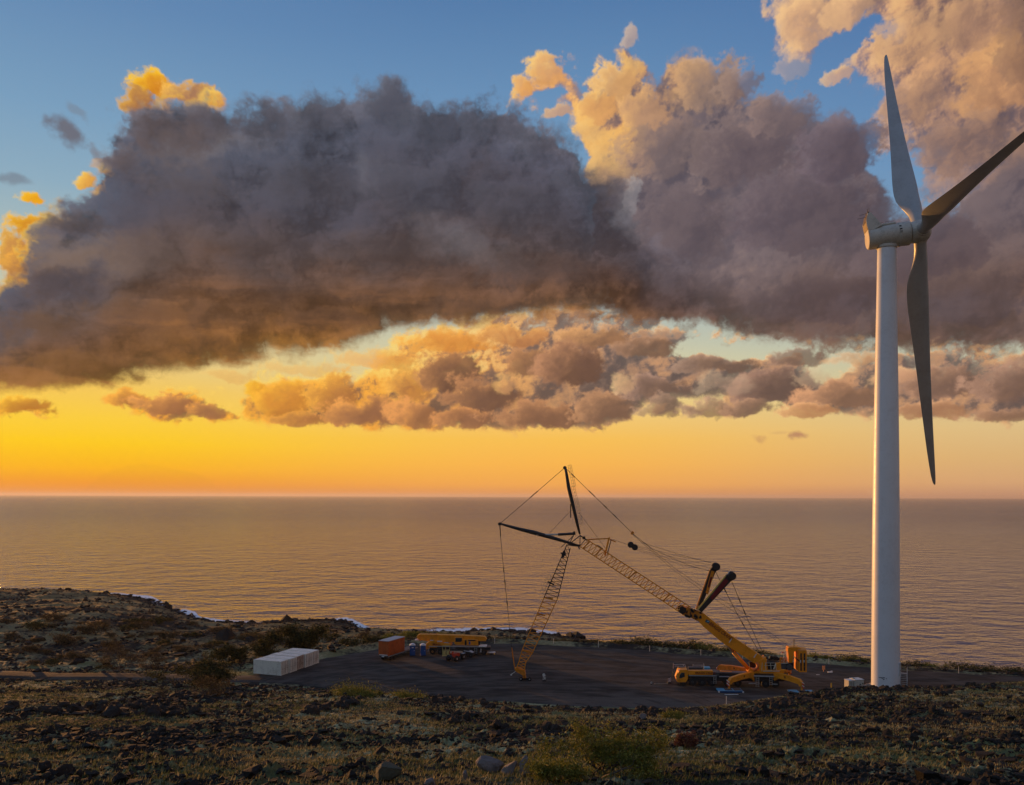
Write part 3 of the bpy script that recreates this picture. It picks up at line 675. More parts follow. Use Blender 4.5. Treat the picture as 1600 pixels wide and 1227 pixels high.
# a gridded sheet clipped to the polygon, with gentle ruts
nx, ny = 260, 150
bx0, bx1, by0, by1 = pad_poly[:, 0].min(), pad_poly[:, 0].max(), pad_poly[:, 1].min(), pad_poly[:, 1].max()
qx, qy = np.meshgrid(np.linspace(bx0, bx1, nx), np.linspace(by0, by1, ny))
qs = poly_sd(qx, qy, pad_poly) + fbm(qx, qy, 0.12, 4, 0.6, 5, 6) * 1.6
qz = PAD + fbm(qx * 0.4, qy, 0.25, 4, 0.5, 1, 2) * 0.05 - 0.30 * sst(qs, -1.5, 0.8)
fc = grid_faces(ny, nx); keep = (qs.ravel()[fc] < 0.8).all(1)
pad = mesh_obj('gravel_pad', np.stack([qx.ravel(), qy.ravel(), qz.ravel()], -1), fc[keep], mp, smooth=True); pad['kind'] = 'structure'
rv = []; rn = 90
rl = np.concatenate([[0], np.cumsum(np.hypot(*(np.diff(road_w, axis=0).T)))])
ts = np.linspace(0, rl[-1], rn); rx = np.interp(ts, rl, road_w[:, 0]); ry = np.interp(ts, rl, road_w[:, 1])
ddx = np.gradient(rx); ddy = np.gradient(ry); L_ = np.hypot(ddx, ddy); nxv, nyv = -ddy / L_, ddx / L_
for i in range(rn):
    for k, (w, dz) in enumerate(((-2.9, -0.12), (-1.9, 0.02), (-0.6, -0.02), (0.6, 0.03), (1.9, 0.0), (2.9, -0.12))):
        ww = w + (random.random() - .5) * 0.4 * (abs(w) > 2.5)
        rv.append((rx[i] + nxv[i] * ww, ry[i] + nyv[i] * ww, PAD + 0.035 + dz))
road = mesh_obj('dirt_road', np.array(rv), grid_faces(rn, 6), mp, smooth=True); road['kind'] = 'structure'

# ------------------------------------------------------------------ sea
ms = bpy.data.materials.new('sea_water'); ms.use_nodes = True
t = ms.node_tree; t.nodes.clear(); S.nt = t
o_ = t.nodes.new('ShaderNodeOutputMaterial'); b_ = t.nodes.new('ShaderNodeBsdfPrincipled'); t.links.new(b_.outputs[0], o_.inputs[0])
geo = t.nodes.new('ShaderNodeNewGeometry'); pos = geo.outputs['Position']
def mapped(sx, sy, rot):
    q = t.nodes.new('ShaderNodeMapping'); q.inputs['Scale'].default_value = (sx, sy, 1); q.inputs['Rotation'].default_value = (0, 0, R(rot)); t.links.new(pos, q.inputs[0]); return q.outputs[0]
s1 = noise(mapped(0.040, 0.044, 18), 1.0, 3, 0.5); s2 = noise(mapped(0.085, 0.125, -8), 1.0, 3, 0.55)
s3 = noise(mapped(0.30, 0.45, 10), 1.0, 3, 0.6); s4 = noise(pos, 0.0016, 4, 0.6)
hgt = s1 * 7.5 + s2 * (s4 * 6.5 + 2.0) + s3 * 1.0
bn = t.nodes.new('ShaderNodeBump'); bn.inputs['Strength'].default_value = 1.0; bn.inputs['Distance'].default_value = 1.0
t.links.new(hgt.v, bn.inputs['Height']); t.links.new(bn.outputs[0], b_.inputs['Normal'])
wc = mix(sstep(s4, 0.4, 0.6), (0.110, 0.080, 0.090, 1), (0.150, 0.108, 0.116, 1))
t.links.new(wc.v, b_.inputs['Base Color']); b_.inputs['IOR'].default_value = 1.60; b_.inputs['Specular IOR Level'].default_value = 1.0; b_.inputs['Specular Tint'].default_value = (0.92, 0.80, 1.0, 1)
sepn = t.nodes.new('ShaderNodeSeparateXYZ'); t.links.new(pos, sepn.inputs[0])
t.links.new((sstep(S(sepn.outputs[1]), 250.0, 2500.0) * 0.08 + 0.14).v, b_.inputs['Roughness'])     # ripples too small to see one by one far out
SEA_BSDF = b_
ss_ = 90000.0
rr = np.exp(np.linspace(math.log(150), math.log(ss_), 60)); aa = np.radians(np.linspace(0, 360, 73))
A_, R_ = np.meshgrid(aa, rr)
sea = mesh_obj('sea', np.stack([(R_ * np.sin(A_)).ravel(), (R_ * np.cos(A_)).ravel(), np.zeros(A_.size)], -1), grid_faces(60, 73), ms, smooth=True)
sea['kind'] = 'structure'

# white water along the rocks
mf = bpy.data.materials.new('surf_foam'); mf.use_nodes = True
t = mf.node_tree; t.nodes.clear(); S.nt = t
o_ = t.nodes.new('ShaderNodeOutputMaterial'); b_ = t.nodes.new('ShaderNodeBsdfPrincipled')
geo = t.nodes.new('ShaderNodeNewGeometry'); pos = geo.outputs['Position']
fn = noise(pos, 0.35, 7, 0.65); att = t.nodes.new('ShaderNodeAttribute'); att.attribute_name = 'foam'
al = sstep(fn + S(att.outputs['Fac']) * 1.0, 0.84, 1.04)
b_.inputs['Base Color'].default_value = (0.85, 0.87, 0.90, 1); b_.inputs['Roughness'].default_value = 0.8
t.links.new(al.v, b_.inputs['Alpha']); t.links.new(b_.outputs[0], o_.inputs[0])
us = np.linspace(-0.62, 0.62, 420); offs = np.array([-12, -8, -5, -2, 1, 5, 9, 14, 20, 28])
U_, O_ = np.meshgrid(us, offs); D0 = shore_D(U_) + fbm(U_ * 40, U_ * 0, 0.5, 3, 0.5) * 6
DD = D0 + O_
strength = np.interp(U_, [(p - 800) / F for p in (-200, 150, 195, 240, 275, 300, 350, 420, 500, 540, 575, 640, 690, 740, 850, 880, 960, 1330, 1350, 1380, 1800)],
                     [.2, .15, .9, .8, .2, .95, .8, .1, .3, 1, .5, .2, .9, 1, 1, .3, 0.1, .1, .7, .1, .1])
prof = np.exp(-((O_ - 6) / 11.0) ** 2)
fo = mesh_obj('surf', np.stack([(U_ * DD).ravel(), DD.ravel(), np.full(U_.size, 0.10)], -1), grid_faces(len(offs), len(us)), mf, smooth=True)
a_ = fo.data.attributes.new('foam', 'FLOAT', 'POINT'); a_.data.foreach_set('value', (prof * strength).ravel().astype(np.float32))
fo['kind'] = 'stuff'; fo['label'] = 'white surf breaking on the black lava shore'; fo['category'] = 'surf'
# ------------------------------------------------------------------ wind turbine
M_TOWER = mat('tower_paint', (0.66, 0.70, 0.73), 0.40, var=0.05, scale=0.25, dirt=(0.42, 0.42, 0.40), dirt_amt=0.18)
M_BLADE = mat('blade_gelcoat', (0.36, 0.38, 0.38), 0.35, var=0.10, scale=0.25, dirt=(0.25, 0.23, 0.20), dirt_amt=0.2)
M_NAC = mat('nacelle_paint', (0.50, 0.49, 0.43), 0.5, var=0.15, scale=0.5, dirt=(0.20, 0.18, 0.14), dirt_amt=0.4)
M_BLACK = mat('black_steel', (0.018, 0.018, 0.020), 0.5, var=0.3)
M_DARKGREY = mat('dark_grey_steel', (0.07, 0.07, 0.075), 0.55, var=0.3)
M_GALV = mat('galvanised_steel', (0.42, 0.43, 0.42), 0.45, metal=0.4, var=0.2)
M_GRILLE = mat('radiator_grille', (0.10, 0.075, 0.05), 0.5, metal=0.3, var=0.3, scale=6)
M_RUBBER = mat('tyre_rubber', (0.014, 0.014, 0.015), 0.8, var=0.3)
M_WHITE = mat('white_paint', (0.70, 0.69, 0.66), 0.5, var=0.15, dirt=(0.35, 0.30, 0.24))

TD, YAW, PH, TILT, CONE, TR = 150.0, 0.1918, -0.537, 0.104, 0.0786, 51.8
hubP = at(1437, 362, TD)
ax_ = Vector((math.cos(YAW) * math.cos(TILT), -math.sin(YAW) * math.cos(TILT), math.sin(TILT)))
e1_ = Vector((-math.cos(YAW) * math.sin(TILT), math.sin(YAW) * math.sin(TILT), math.cos(TILT)))
e2_ = ax_.cross(e1_)
towP = at(1383.5, 1072, TD + 1.0); towP.z = PAD
tb = empty('wind_turbine', towP, 0, 'tall white three-bladed wind turbine standing at the right of the gravel pad', 'wind turbine')
def tl(v): return Vector(v) - towP
def lathe(mb, c, axis, prof, n=40, up=Vector((0, 0, 1))):
    """surface of revolution: prof [(along, radius)]"""
    axis = axis.normalized(); x = axis.cross(up)
    if x.length < 1e-3: x = Vector((1, 0, 0))
    x.normalize(); y = x.cross(axis)
    b = len(mb.v)
    for h, r in prof:
        for k in range(n):
            t = 2 * math.pi * k / n; mb.v.append(Vector(c) + axis * h + (x * math.cos(t) + y * math.sin(t)) * r)
    for i in range(len(prof) - 1):
        for k in range(n):
            a0 = b + i * n + k; a1 = b + i * n + (k + 1) % n; mb.f.append([a0, a1, a1 + n, a0 + n])
    mb.f.append([b + k for k in range(n)][::-1]); e = b + (len(prof) - 1) * n; mb.f.append([e + k for k in range(n)])
    return mb
def autosmooth(o, ang=35):
    me = o.data
    try:
        me.set_sharp_from_angle(angle=R(ang)); me.polygons.foreach_set('use_smooth', [True] * len(me.polygons)); me.update()
    except Exception: pass
    return o
topz = (hubP - ax_ * 6.1).z - 2.0 - PAD
prof = []
for z in np.linspace(0, topz, 30):
    r = np.interp(z, [0, 10, 30, 42, 55, 68, topz], [2.36, 2.34, 2.24, 2.12, 1.93, 1.70, 1.56]); prof.append((float(z), float(r)))
tower = autosmooth(lathe(MB(), (0, 0, 0), Vector((0, 0, 1)), prof, 64).build('tower', M_TOWER, tb))
for z, in ((20.5,), (37.6,), (58.0,)):
    r = np.interp(z, [p[0] for p in prof], [p[1] for p in prof])
    autosmooth(lathe(MB(), (0, 0, z), Vector((0, 0, 1)), [(-0.05, r + 0.003), (-0.04, r + 0.02), (0.04, r + 0.02), (0.05, r + 0.003)], 64).build('flange_ring', M_TOWER, tower))
autosmooth(lathe(MB(), (0, 0, -0.4), Vector((0, 0, 1)), [(0, 2.9), (0.45, 2.9), (0.5, 2.8)], 48).build('foundation_ring', mat('concrete', (0.28, 0.26, 0.23), 0.9, var=0.2), tb))
autosmooth(lathe(MB(), (0, 0, topz - 0.15), Vector((0, 0, 1)), [(0, 1.60), (0.1, 1.72), (0.55, 1.72), (0.6, 1.6)], 48).build('yaw_bearing', M_NAC, tb))
# faint dark marks painted low on the tower, facing the viewer
vd = Vector((-towP.x, -towP.y, 0)).normalized(); a0 = math.atan2(vd.y, vd.x)
M_MARK = mat('marking_paint', (0.03, 0.04, 0.05), 0.6)
for da, z, w, h in ((-0.36, 1.85, 0.50, 0.10), (-0.22, 1.80, 0.30, 0.16), (-0.10, 1.88, 0.34, 0.12), (-0.12, 1.58, 0.26, 0.13), (0.07, 1.76, 0.10, 0.16)):
    a = a0 + da; n_ = Vector((math.cos(a), math.sin(a), 0)); tt = Vector((-n_.y, n_.x, 0))
    c = n_ * 2.362 + Vector((0, 0, z)); MB().box(c, (0.02, w, h), Matrix((n_, tt, Vector((0, 0, 1)))).transposed()).build('number_marking', M_MARK, tower)
# door and its frame on the seaward right side, above the steps
a = a0 + 1.32; n_ = Vector((math.cos(a), math.sin(a), 0)); tt = Vector((-n_.y, n_.x, 0)); Md = Matrix((n_, tt, Vector((0, 0, 1)))).transposed()
door = MB().bbox(n_ * 2.33 + Vector((0, 0, 3.1)), (0.10, 0.85, 2.2), 0.03, Md).build('door', mat('door_grey', (0.30, 0.34, 0.33), 0.5), tb)
MB().bbox(n_ * 2.40 + tt * 0.30 + Vector((0, 0, 3.0)), (0.08, 0.06, 0.18), 0.02, Md).build('handle', M_BLACK, door)
fr = MB()
for s in (-1, 1): fr.box(n_ * 2.36 + tt * (0.50 * s) + Vector((0, 0, 3.1)), (0.16, 0.12, 2.45), Md)
fr.box(n_ * 2.36 + Vector((0, 0, 4.36)), (0.16, 1.12, 0.12), Md).build('door_frame', M_TOWER, tb)

H = hubP - towP
nprof = [(-8.75, 1.55), (-8.70, 1.80), (-8.3, 1.88), (-3.65, 2.02), (-3.62, 2.10), (-3.40, 2.10), (-3.37, 2.04), (-1.95, 2.10), (-1.80, 2.05), (-1.75, 1.75)]
nac = autosmooth(lathe(MB(), H, ax_, nprof, 48).build('nacelle', M_NAC, tb), 28)
capn = autosmooth(lathe(MB(), H, ax_, [(-8.80, 1.70), (-8.752, 1.76)], 48).build('rear_hatch', M_NAC, nac))
up_ = e1_; sd_ = e2_            # e2 points at the viewer's side
Mn = Matrix((ax_, sd_, up_)).transposed()
MB().bbox(H - ax_ * 5.6 + up_ * 2.0, (3.3, 1.9, 0.34), 0.08, Mn).build('roof_hatch', M_NAC, nac)
for k in range(3): MB().tube([H - ax_ * (4.2 + k * 0.9) + up_ * 2.15 + sd_ * 0.6, H - ax_ * (4.2 + k * 0.9) + up_ * 2.45 + sd_ * 0.6, H - ax_ * (4.7 + k * 0.9) + up_ * 2.45 + sd_ * 0.6, H - ax_ * (4.7 + k * 0.9) + up_ * 2.15 + sd_ * 0.6], 0.03, 5).build('roof_rail', M_DARKGREY, nac)
for k, (dz, w, h) in enumerate(((1.02, 0.34, 0.30), (0.45, 0.42, 0.26), (0.05, 0.42, 0.10), (-0.15, 0.42, 0.08))):
    y_ = math.sqrt(max(2.10 ** 2 - dz * dz, 0)); nn = (sd_ * y_ + up_ * dz).normalized(); t_ = ax_
    MB().bbox(H - ax_ * 3.52 + nn * 2.09, (w, 0.08, h), 0.02, Matrix((ax_, nn, ax_.cross(nn))).transposed()).build('vent', M_BLACK, nac)
# cooler fin standing on the tail
cf = MB(); zb = 1.55
P_ = lambda x, y, z: H + ax_ * x + sd_ * y + up_ * z
vs = []
for y in (-1.5, 1.5): vs += [P_(-8.75, y, zb - 0.7), P_(-6.35, y, zb + 0.2), P_(-8.05, y * 0.93, 4.35), P_(-8.55, y * 0.93, 4.25), P_(-8.98, y, 2.9)]
cf.add(vs, [[0, 1, 2, 3, 4], [9, 8, 7, 6, 5], [0, 5, 6, 1], [1, 6, 7, 2], [2, 7, 8, 3], [3, 8, 9, 4], [4, 9, 5, 0]])
cooler = cf.build('cooler_fin', M_NAC, tb)
MB().add([P_(-9.02, -1.3, 2.75), P_(-9.02, 1.3, 2.75), P_(-8.66, 1.25, 4.15), P_(-8.66, -1.25, 4.15)], [[0, 1, 2, 3]]).add([P_(-8.86, -1.35, 1.35), P_(-8.86, 1.35, 1.35), P_(-9.00, 1.3, 2.7), P_(-9.00, -1.3, 2.7)], [[0, 1, 2, 3]]).build('radiator', M_GRILLE, cooler)
mast = MB().tube([P_(-8.2, 0, 4.2), P_(-8.25, 0, 5.4)], 0.05, 6)
mast.bar(P_(-8.25, -1.3, 4.75), P_(-8.25, 1.3, 4.75), 0.06); mast.tube([P_(-8.25, 1.3, 4.7), P_(-8.25, 1.3, 5.2)], 0.04, 6).tube([P_(-8.25, -1.3, 4.7), P_(-8.25, -1.3, 5.1)], 0.04, 6)
mast.bar(P_(-8.3, 0.5, 4.45), P_(-9.8, 0.5, 4.30), 0.05).bar(P_(-8.3, 0.2, 3.9), P_(-10.1, 0.2, 3.80), 0.05)
mast.box(P_(-8.2, 0.25, 4.55), (0.3, 0.3, 0.4), Mn)
mast.build('weather_mast', M_DARKGREY, cooler)
# hub
hp = [(-1.68, 1.55), (-1.62, 1.80), (-1.0, 1.90), (0.2, 1.90), (0.9, 1.78), (1.4, 1.45), (1.72, 0.9), (1.85, 0.02)]
hubo = autosmooth(lathe(MB(), H, ax_, hp, 48).build('hub', M_NAC, tb), 50)
# blades
def blade_mesh(d, ax, tv):
    rs = [1.5, 2.2, 3.2, 4.5, 6, 7.5, 9, 10.5, 12, 14, 16.5, 20, 24, 28, 32, 36, 40, 44, 47, 49.5, 51, 51.6, 51.85]
    ch = [2.10, 2.10, 2.12, 2.35, 2.90, 3.45, 3.85, 4.05, 4.05, 3.90, 3.62, 3.22, 2.82, 2.48, 2.18, 1.90, 1.64, 1.38, 1.14, 0.88, 0.62, 0.40, 0.12]
    th = [2.10, 2.10, 2.06, 1.95, 1.72, 1.46, 1.26, 1.12, 1.02, 0.90, 0.78, 0.64, 0.53, 0.44, 0.37, 0.31, 0.26, 0.21, 0.17, 0.12, 0.08, 0.05, 0.02]
    tw = [14, 14, 14, 14, 13, 12, 11, 10, 9, 7.5, 6, 4.5, 3, 2, 1, .5, 0, -.5, -1, -1.4, -1.6, -1.6, -1.6]
    n = 26; v = []
    for r, c, t, w in zip(rs, ch, th, tw):
        k = min(max((r - 3.0) / 6.5, 0), 1); k = k * k * (3 - 2 * k)
        cd = (ax * math.cos(R(w + 3)) + tv * math.sin(R(w + 3))).normalized(); nd = d.cross(cd).normalized()
        pb = 0.9 * (r / 51.8) ** 2.2
        for i in range(n):
            a = 2 * math.pi * i / n
            cx, cy = math.cos(a) * c / 2, math.sin(a) * t / 2                       # round root
            u = (1 + math.cos(a)) / 2; xx = 1 - u                                     # airfoil, leading edge at u=1
            yt = 5 * (0.2969 * math.sqrt(max(xx, 0)) - 0.1260 * xx - 0.3516 * xx ** 2 + 0.2843 * xx ** 3 - 0.1036 * xx ** 4)
            fx = (0.28 - xx) * c; fy = yt * t * (1 if math.sin(a) >= 0 else -0.75) + 0.06 * c * math.sin(math.pi * xx) * 0.4
            v.append(d * r + cd * (cx * (1 - k) + fx * k) + nd * (cy * (1 - k) + fy * k) + ax * pb)
    f = []
    for i in range(len(rs) - 1):
        for j in range(n): f.append([i * n + j, i * n + (j + 1) % n, (i + 1) * n + (j + 1) % n, (i + 1) * n + j])
    f.append(list(range(n))[::-1]); f.append([(len(rs) - 1) * n + j for j in range(n)])
    return v, f
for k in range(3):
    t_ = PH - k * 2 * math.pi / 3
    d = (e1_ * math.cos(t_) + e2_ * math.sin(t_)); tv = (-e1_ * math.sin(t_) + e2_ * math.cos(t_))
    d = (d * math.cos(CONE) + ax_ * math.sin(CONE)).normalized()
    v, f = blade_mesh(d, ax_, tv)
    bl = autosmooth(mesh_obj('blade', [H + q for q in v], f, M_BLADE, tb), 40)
    autosmooth(lathe(MB(), H, d, [(1.2, 1.22), (1.78, 1.22), (1.80, 1.16)], 36, up=ax_).build('root_collar', M_NAC, bl))
    if k == 1: bl['label'] = 'lower blade with a soot-dark streak of panels near its root'

# steps up to the tower door
stx = at(1412, 1071, TD + 0.5); st = empty('access_steps', (stx.x, stx.y, PAD), 0, 'grey metal steps with handrails leading up to the tower door', 'steps')
st.rotation_euler = (0, 0, -0.42)
M_STEP = mat('grey_step_metal', (0.32, 0.36, 0.36), 0.5, metal=0.3, var=0.2)
for k in range(7):
    MB().bbox((0, -1.1 + k * 0.28, 0.32 + k * 0.27), (0.95, 0.26, 0.05), 0.01).build('step', M_STEP, st)
for s in (-1, 1):
    MB().bar((0.50 * s, -1.35, 0.1), (0.50 * s, 0.75, 2.1), 0.05, 0.22).build('stringer', M_STEP, st)
    r_ = MB().tube([(0.56 * s, -1.25, 0.1), (0.56 * s, -1.25, 1.25), (0.56 * s, 0.75, 3.2), (0.56 * s, 1.6, 3.2), (0.56 * s, 1.6, 0.0)], 0.045, 6).tube([(0.56 * s, 0.75, 3.2), (0.56 * s, 0.75, 0.0)], 0.045, 6).tube([(0.56 * s, -1.25, 0.75), (0.56 * s, 0.75, 2.7), (0.56 * s, 1.6, 2.7)], 0.03, 6)
    r_.build('handrail', M_GALV, st)
MB().bbox((0, 1.25, 2.12), (1.05, 1.0, 0.06), 0.01).build('landing', M_STEP, st)
# ------------------------------------------------------------------ the big crane with its folded lattice jib
M_CR = mat('crane_orange', (0.86, 0.30, 0.016), 0.38, var=0.15, scale=0.8, dirt=(0.20, 0.09, 0.02), dirt_amt=0.35)
M_CRD = mat('crane_orange_worn', (0.70, 0.24, 0.02), 0.5, var=0.2, scale=1.5, dirt=(0.14, 0.06, 0.02), dirt_amt=0.5)
M_MAROON = mat('maroon_lettering', (0.16, 0.010, 0.015), 0.5)
M_GLASS = mat('cab_glass', (0.02, 0.035, 0.045), 0.15, var=0.1, spec=0.8)
M_BLUE = mat('mat_blue', (0.07, 0.34, 0.52), 0.55, var=0.25, scale=1.5, dirt=(0.10, 0.09, 0.08))
M_TEAL = mat('logo_teal', (0.02, 0.10, 0.13), 0.5)
M_RED = mat('signal_red', (0.55, 0.03, 0.02), 0.5)
M_ROPE = mat('steel_rope', (0.035, 0.030, 0.028), 0.5, metal=0.5)

class PF:
    """a working frame: a vertical plane in the place; px() finds where a sight line meets it"""
    def __init__(s, px0, D0, px1, D1):
        a = at(px0, 1000, D0); b = at(px1, 1000, D1)
        s.o = Vector((a.x, a.y, PAD)); e = Vector((b.x - a.x, b.y - a.y, 0)).normalized()
        if e.x < 0: e = -e
        s.e = e; s.n = Vector((-e.y, e.x, 0)); s.rz = math.atan2(e.y, e.x)
    def __call__(s, px, py, w=0.0):
        x, y = unroll(px, py); d = Vector((x / F, 1.0, -y / F)); c = Vector((0, 0, CAMZ))
        p0 = s.o + s.n * w
        t = (p0 - c).dot(s.n) / d.dot(s.n)
        q = c + d * t - s.o
        return Vector((q.dot(s.e), q.dot(s.n), q.z))
def poly(pf, pts, w0, w1):
    """outline on the frame, given depth from w0 (near) to w1"""
    q = [pf(a, b, w0) for a, b in pts]; n = len(q)
    vs = q + [Vector((v.x, w1, v.z)) for v in q]
    fs = [list(range(n))[::-1], list(range(n, 2 * n))] + [[i, (i + 1) % n, (i + 1) % n + n, i + n] for i in range(n)]
    m = MB().add(vs, fs)
    bm = bmesh.new(); bv = [bm.verts.new(v) for v in m.v]
    for f in m.f: bm.faces.new([bv[i] for i in f])
    bmesh.ops.recalc_face_normals(bm, faces=bm.faces[:])
    bmesh.ops.bevel(bm, geom=bm.edges[:], offset=0.035, segments=1, affect='EDGES', clamp_overlap=True)
    bm.verts.ensure_lookup_table(); r = MB(); r.v = [v.co.copy() for v in bm.verts]; r.f = [[v.index for v in f.verts] for f in bm.faces]; bm.free()
    return r
def text_obj(name, s, size, loc, M3, m, parent, shear=0.0, sx=1.0):
    cu = bpy.data.curves.new(name, 'FONT'); cu.body = s; cu.size = size; cu.shear = shear; cu.extrude = 0.012; cu.offset = 0.012 * size; cu.resolution_u = 2
    tmp = bpy.data.objects.new(name, cu); COL.objects.link(tmp)
    dg = bpy.context.evaluated_depsgraph_get(); me = bpy.data.meshes.new_from_object(tmp.evaluated_get(dg))
    bpy.data.objects.remove(tmp); bpy.data.curves.remove(cu)
    vs = [Vector(loc) + M3 @ Vector((v.co.x * sx, v.co.y, v.co.z)) for v in me.vertices]
    fs = [list(p.vertices) for p in me.polygons]; bpy.data.meshes.remove(me)
    return mesh_obj(name, vs, fs, m, parent)
def wheel(parent, c, r=0.72, w=0.55, rim_m=None):
    wb = lathe(MB(), c, Vector((0, 1, 0)), [(-w / 2, r * 0.72), (-w / 2, r * 0.94), (-w / 2 + 0.06, r), (w / 2 - 0.06, r), (w / 2, r * 0.94), (w / 2, r * 0.72)], 22)
    o = autosmooth(wb.build('wheel', M_RUBBER, parent), 40)
    autosmooth(lathe(MB(), c, Vector((0, 1, 0)), [(-w / 2 + 0.05, r * 0.1), (-w / 2 - 0.02, r * 0.2), (-w / 2 - 0.01, r * 0.30), (-w / 2 + 0.10, r * 0.36), (-w / 2 + 0.02, r * 0.58), (-w / 2 + 0.02, r * 0.66)], 16).build('rim', rim_m or M_DARKGREY, o))
    return o

cf_ = PF(1190, 150.6, 828, 154.6)
cr = empty('lattice_boom_crane', cf_.o, cf_.rz, 'large orange mobile crane with black struts and its lattice jib folded down to the ground', 'crane')
W = cf_
near = -1.5
# carrier
poly(W, [(1076, 1056.5), (1228, 1056.5), (1228, 1062), (1224, 1065), (1078, 1064)], -1.35, 1.35).build('chassis', M_BLACK, cr)
cab = poly(W, [(1056.5, 1061), (1058, 1057), (1060.5, 1050), (1063, 1047), (1073.6, 1046.6), (1075, 1049), (1075, 1061), (1071.5, 1066.5), (1060, 1066.5), (1057.5, 1065)], -1.5, 1.5).build('cab', M_CR, cr)
poly(W, [(1061.2, 1059.5), (1062.2, 1054.6), (1064.6, 1051.4), (1069.6, 1051.2), (1070.2, 1057.6), (1064, 1060.2)], -1.53, -1.42).build('window', M_GLASS, cab)
poly(W, [(1057.5, 1058), (1059.2, 1056.8), (1060.2, 1061.4), (1058.2, 1062.6)], -1.56, -1.3).build('headlight', mat('amber_lens', (0.75, 0.40, 0.08), 0.3), cab)
poly(W, [(1058.5, 1066.8), (1072, 1066.8), (1070.5, 1068.8), (1060, 1068.6)], -1.45, 1.45).build('bumper', M_DARKGREY, cab)
MB().bar(W(1061, 1047, -1.3), W(1061, 1047, 1.3), 0.3, 0.2).build('visor', M_WHITE, cab)
w_ = MB().box(W(1063.5, 1059, near) + Vector((-1.32, 0.9, 0.35)), (0.05, 2.2, 0.9)); w_.build('windscreen', M_GLASS, cab)
box1 = poly(W, [(1075.6, 1048.2), (1113.6, 1048.2), (1114.6, 1050.5), (1113.6, 1054.8), (1075.6, 1054.8)], -1.48, -0.55).build('side_box', M_CR, cr)
s_ = W(1086, 1053.6, near - 0.02); text_obj('lettering', 'BRAGG CRANE', 0.52, s_ + Vector((0, 0, 0.08)), Matrix(((1, 0, 0), (0, 0, -1), (0, 1, 0))), M_MAROON, box1, 0.2)
poly(W, [(1076, 1055.6), (1120, 1056.0), (1120, 1057.2), (1076, 1056.8)], -1.56, -1.4).build('side_rail', M_GALV, cr)
poly(W, [(1124, 1057.0), (1140, 1057.4), (1140, 1058.6), (1124, 1058.2)], -1.56, -1.4).build('side_rail', M_GALV, cr)
poly(W, [(1178, 1055.8), (1210, 1056.6), (1210, 1058.4), (1178, 1057.6)], -1.75, -1.5).build('side_rail', M_GALV, cr)
poly(W, [(1114, 1050.5), (1124, 1051), (1124, 1056), (1114, 1056)], -1.3, 1.3).build('valve_block', M_DARKGREY, cr)
poly(W, [(1076, 1050), (1180, 1053), (1180, 1057), (1076, 1057)], -0.9, 1.4).build('deck', M_BLACK, cr)
for px in (1067.5, 1082, 1097, 1112, 1137, 1152, 1196, 1211):
    c = W(px, 1064.8, -1.2); c.z = 0.74
    wheel(cr, c); wheel(cr, c + Vector((0, 2.4, 0)))
def ladder(parent, pf, px0, py0, py1, w, width=0.42, rungs=4, m=None, name='ladder'):
    a = pf(px0, py0, w); b = pf(px0, py1, w); mb = MB()
    for s in (-1, 1): mb.bar(a + Vector((s * width / 2, 0, 0)), b + Vector((s * width / 2, 0, 0)), 0.06)
    for k in range(rungs):
        p = a.lerp(b, (k + 0.6) / rungs); mb.bar(p - Vector((width / 2, 0, 0)), p + Vector((width / 2, 0, 0)), 0.06)
    return mb.build(name, m or M_GALV, parent)
ladder(cr, W, 1117, 1058, 1068.5, -1.7); ladder(cr, W, 1183.5, 1058, 1073.5, -2.2, 0.5, 5); ladder(cr, W, 1204.5, 1058, 1071, -2.0, 0.46, 4)
MB().bar(W(1170, 1068, -2.2), W(1181, 1068, -2.2), 0.12).build('step_bar', M_GALV, cr); MB().bar(W(1207, 1069, -2.1), W(1215, 1069.4, -2.1), 0.12).build('step_bar', M_GALV, cr)
# boxes and guard rails carried above the cab
M_ALLOY = mat('dull_alloy', (0.40, 0.37, 0.35), 0.5)
for rails, posts in ((((1052, 1071, 1038.5, 1.6), (1054, 1071, 1041, 1.2)), ((1052, 1036, 1045), (1071.5, 1040, 1048), (1068, 1038, 1043))),
                     (((1083, 1101, 1039.6, 1.6), (1083, 1100, 1042, 1.2)), ((1083, 1038, 1043), (1099.5, 1037, 1046), (1096, 1041, 1048)))):
    gr = MB()
    for x0, x1, y, w in rails: gr.bar(W(x0, y, w), W(x1, y, w), 0.09)
    for x, y0, y1 in posts: gr.bar(W(x, y0, 1.4), W(x, y1, 1.4), 0.10)
    gr.build('guard_rail', M_ALLOY, cr)
poly(W, [(1060, 1042.5), (1071, 1042.5), (1071, 1047), (1060, 1047)], 0.6, 1.6).build('tool_box', M_DARKGREY, cr)
poly(W, [(1076, 1043), (1097, 1043), (1097, 1048), (1076, 1048)], 0.3, 1.4).build('tool_box', M_DARKGREY, cr)
poly(W, [(1101, 1043.5), (1110, 1043.5), (1110, 1048), (1101, 1048)], 0.0, 1.4).build('fuel_tank', M_BLUE, cr)
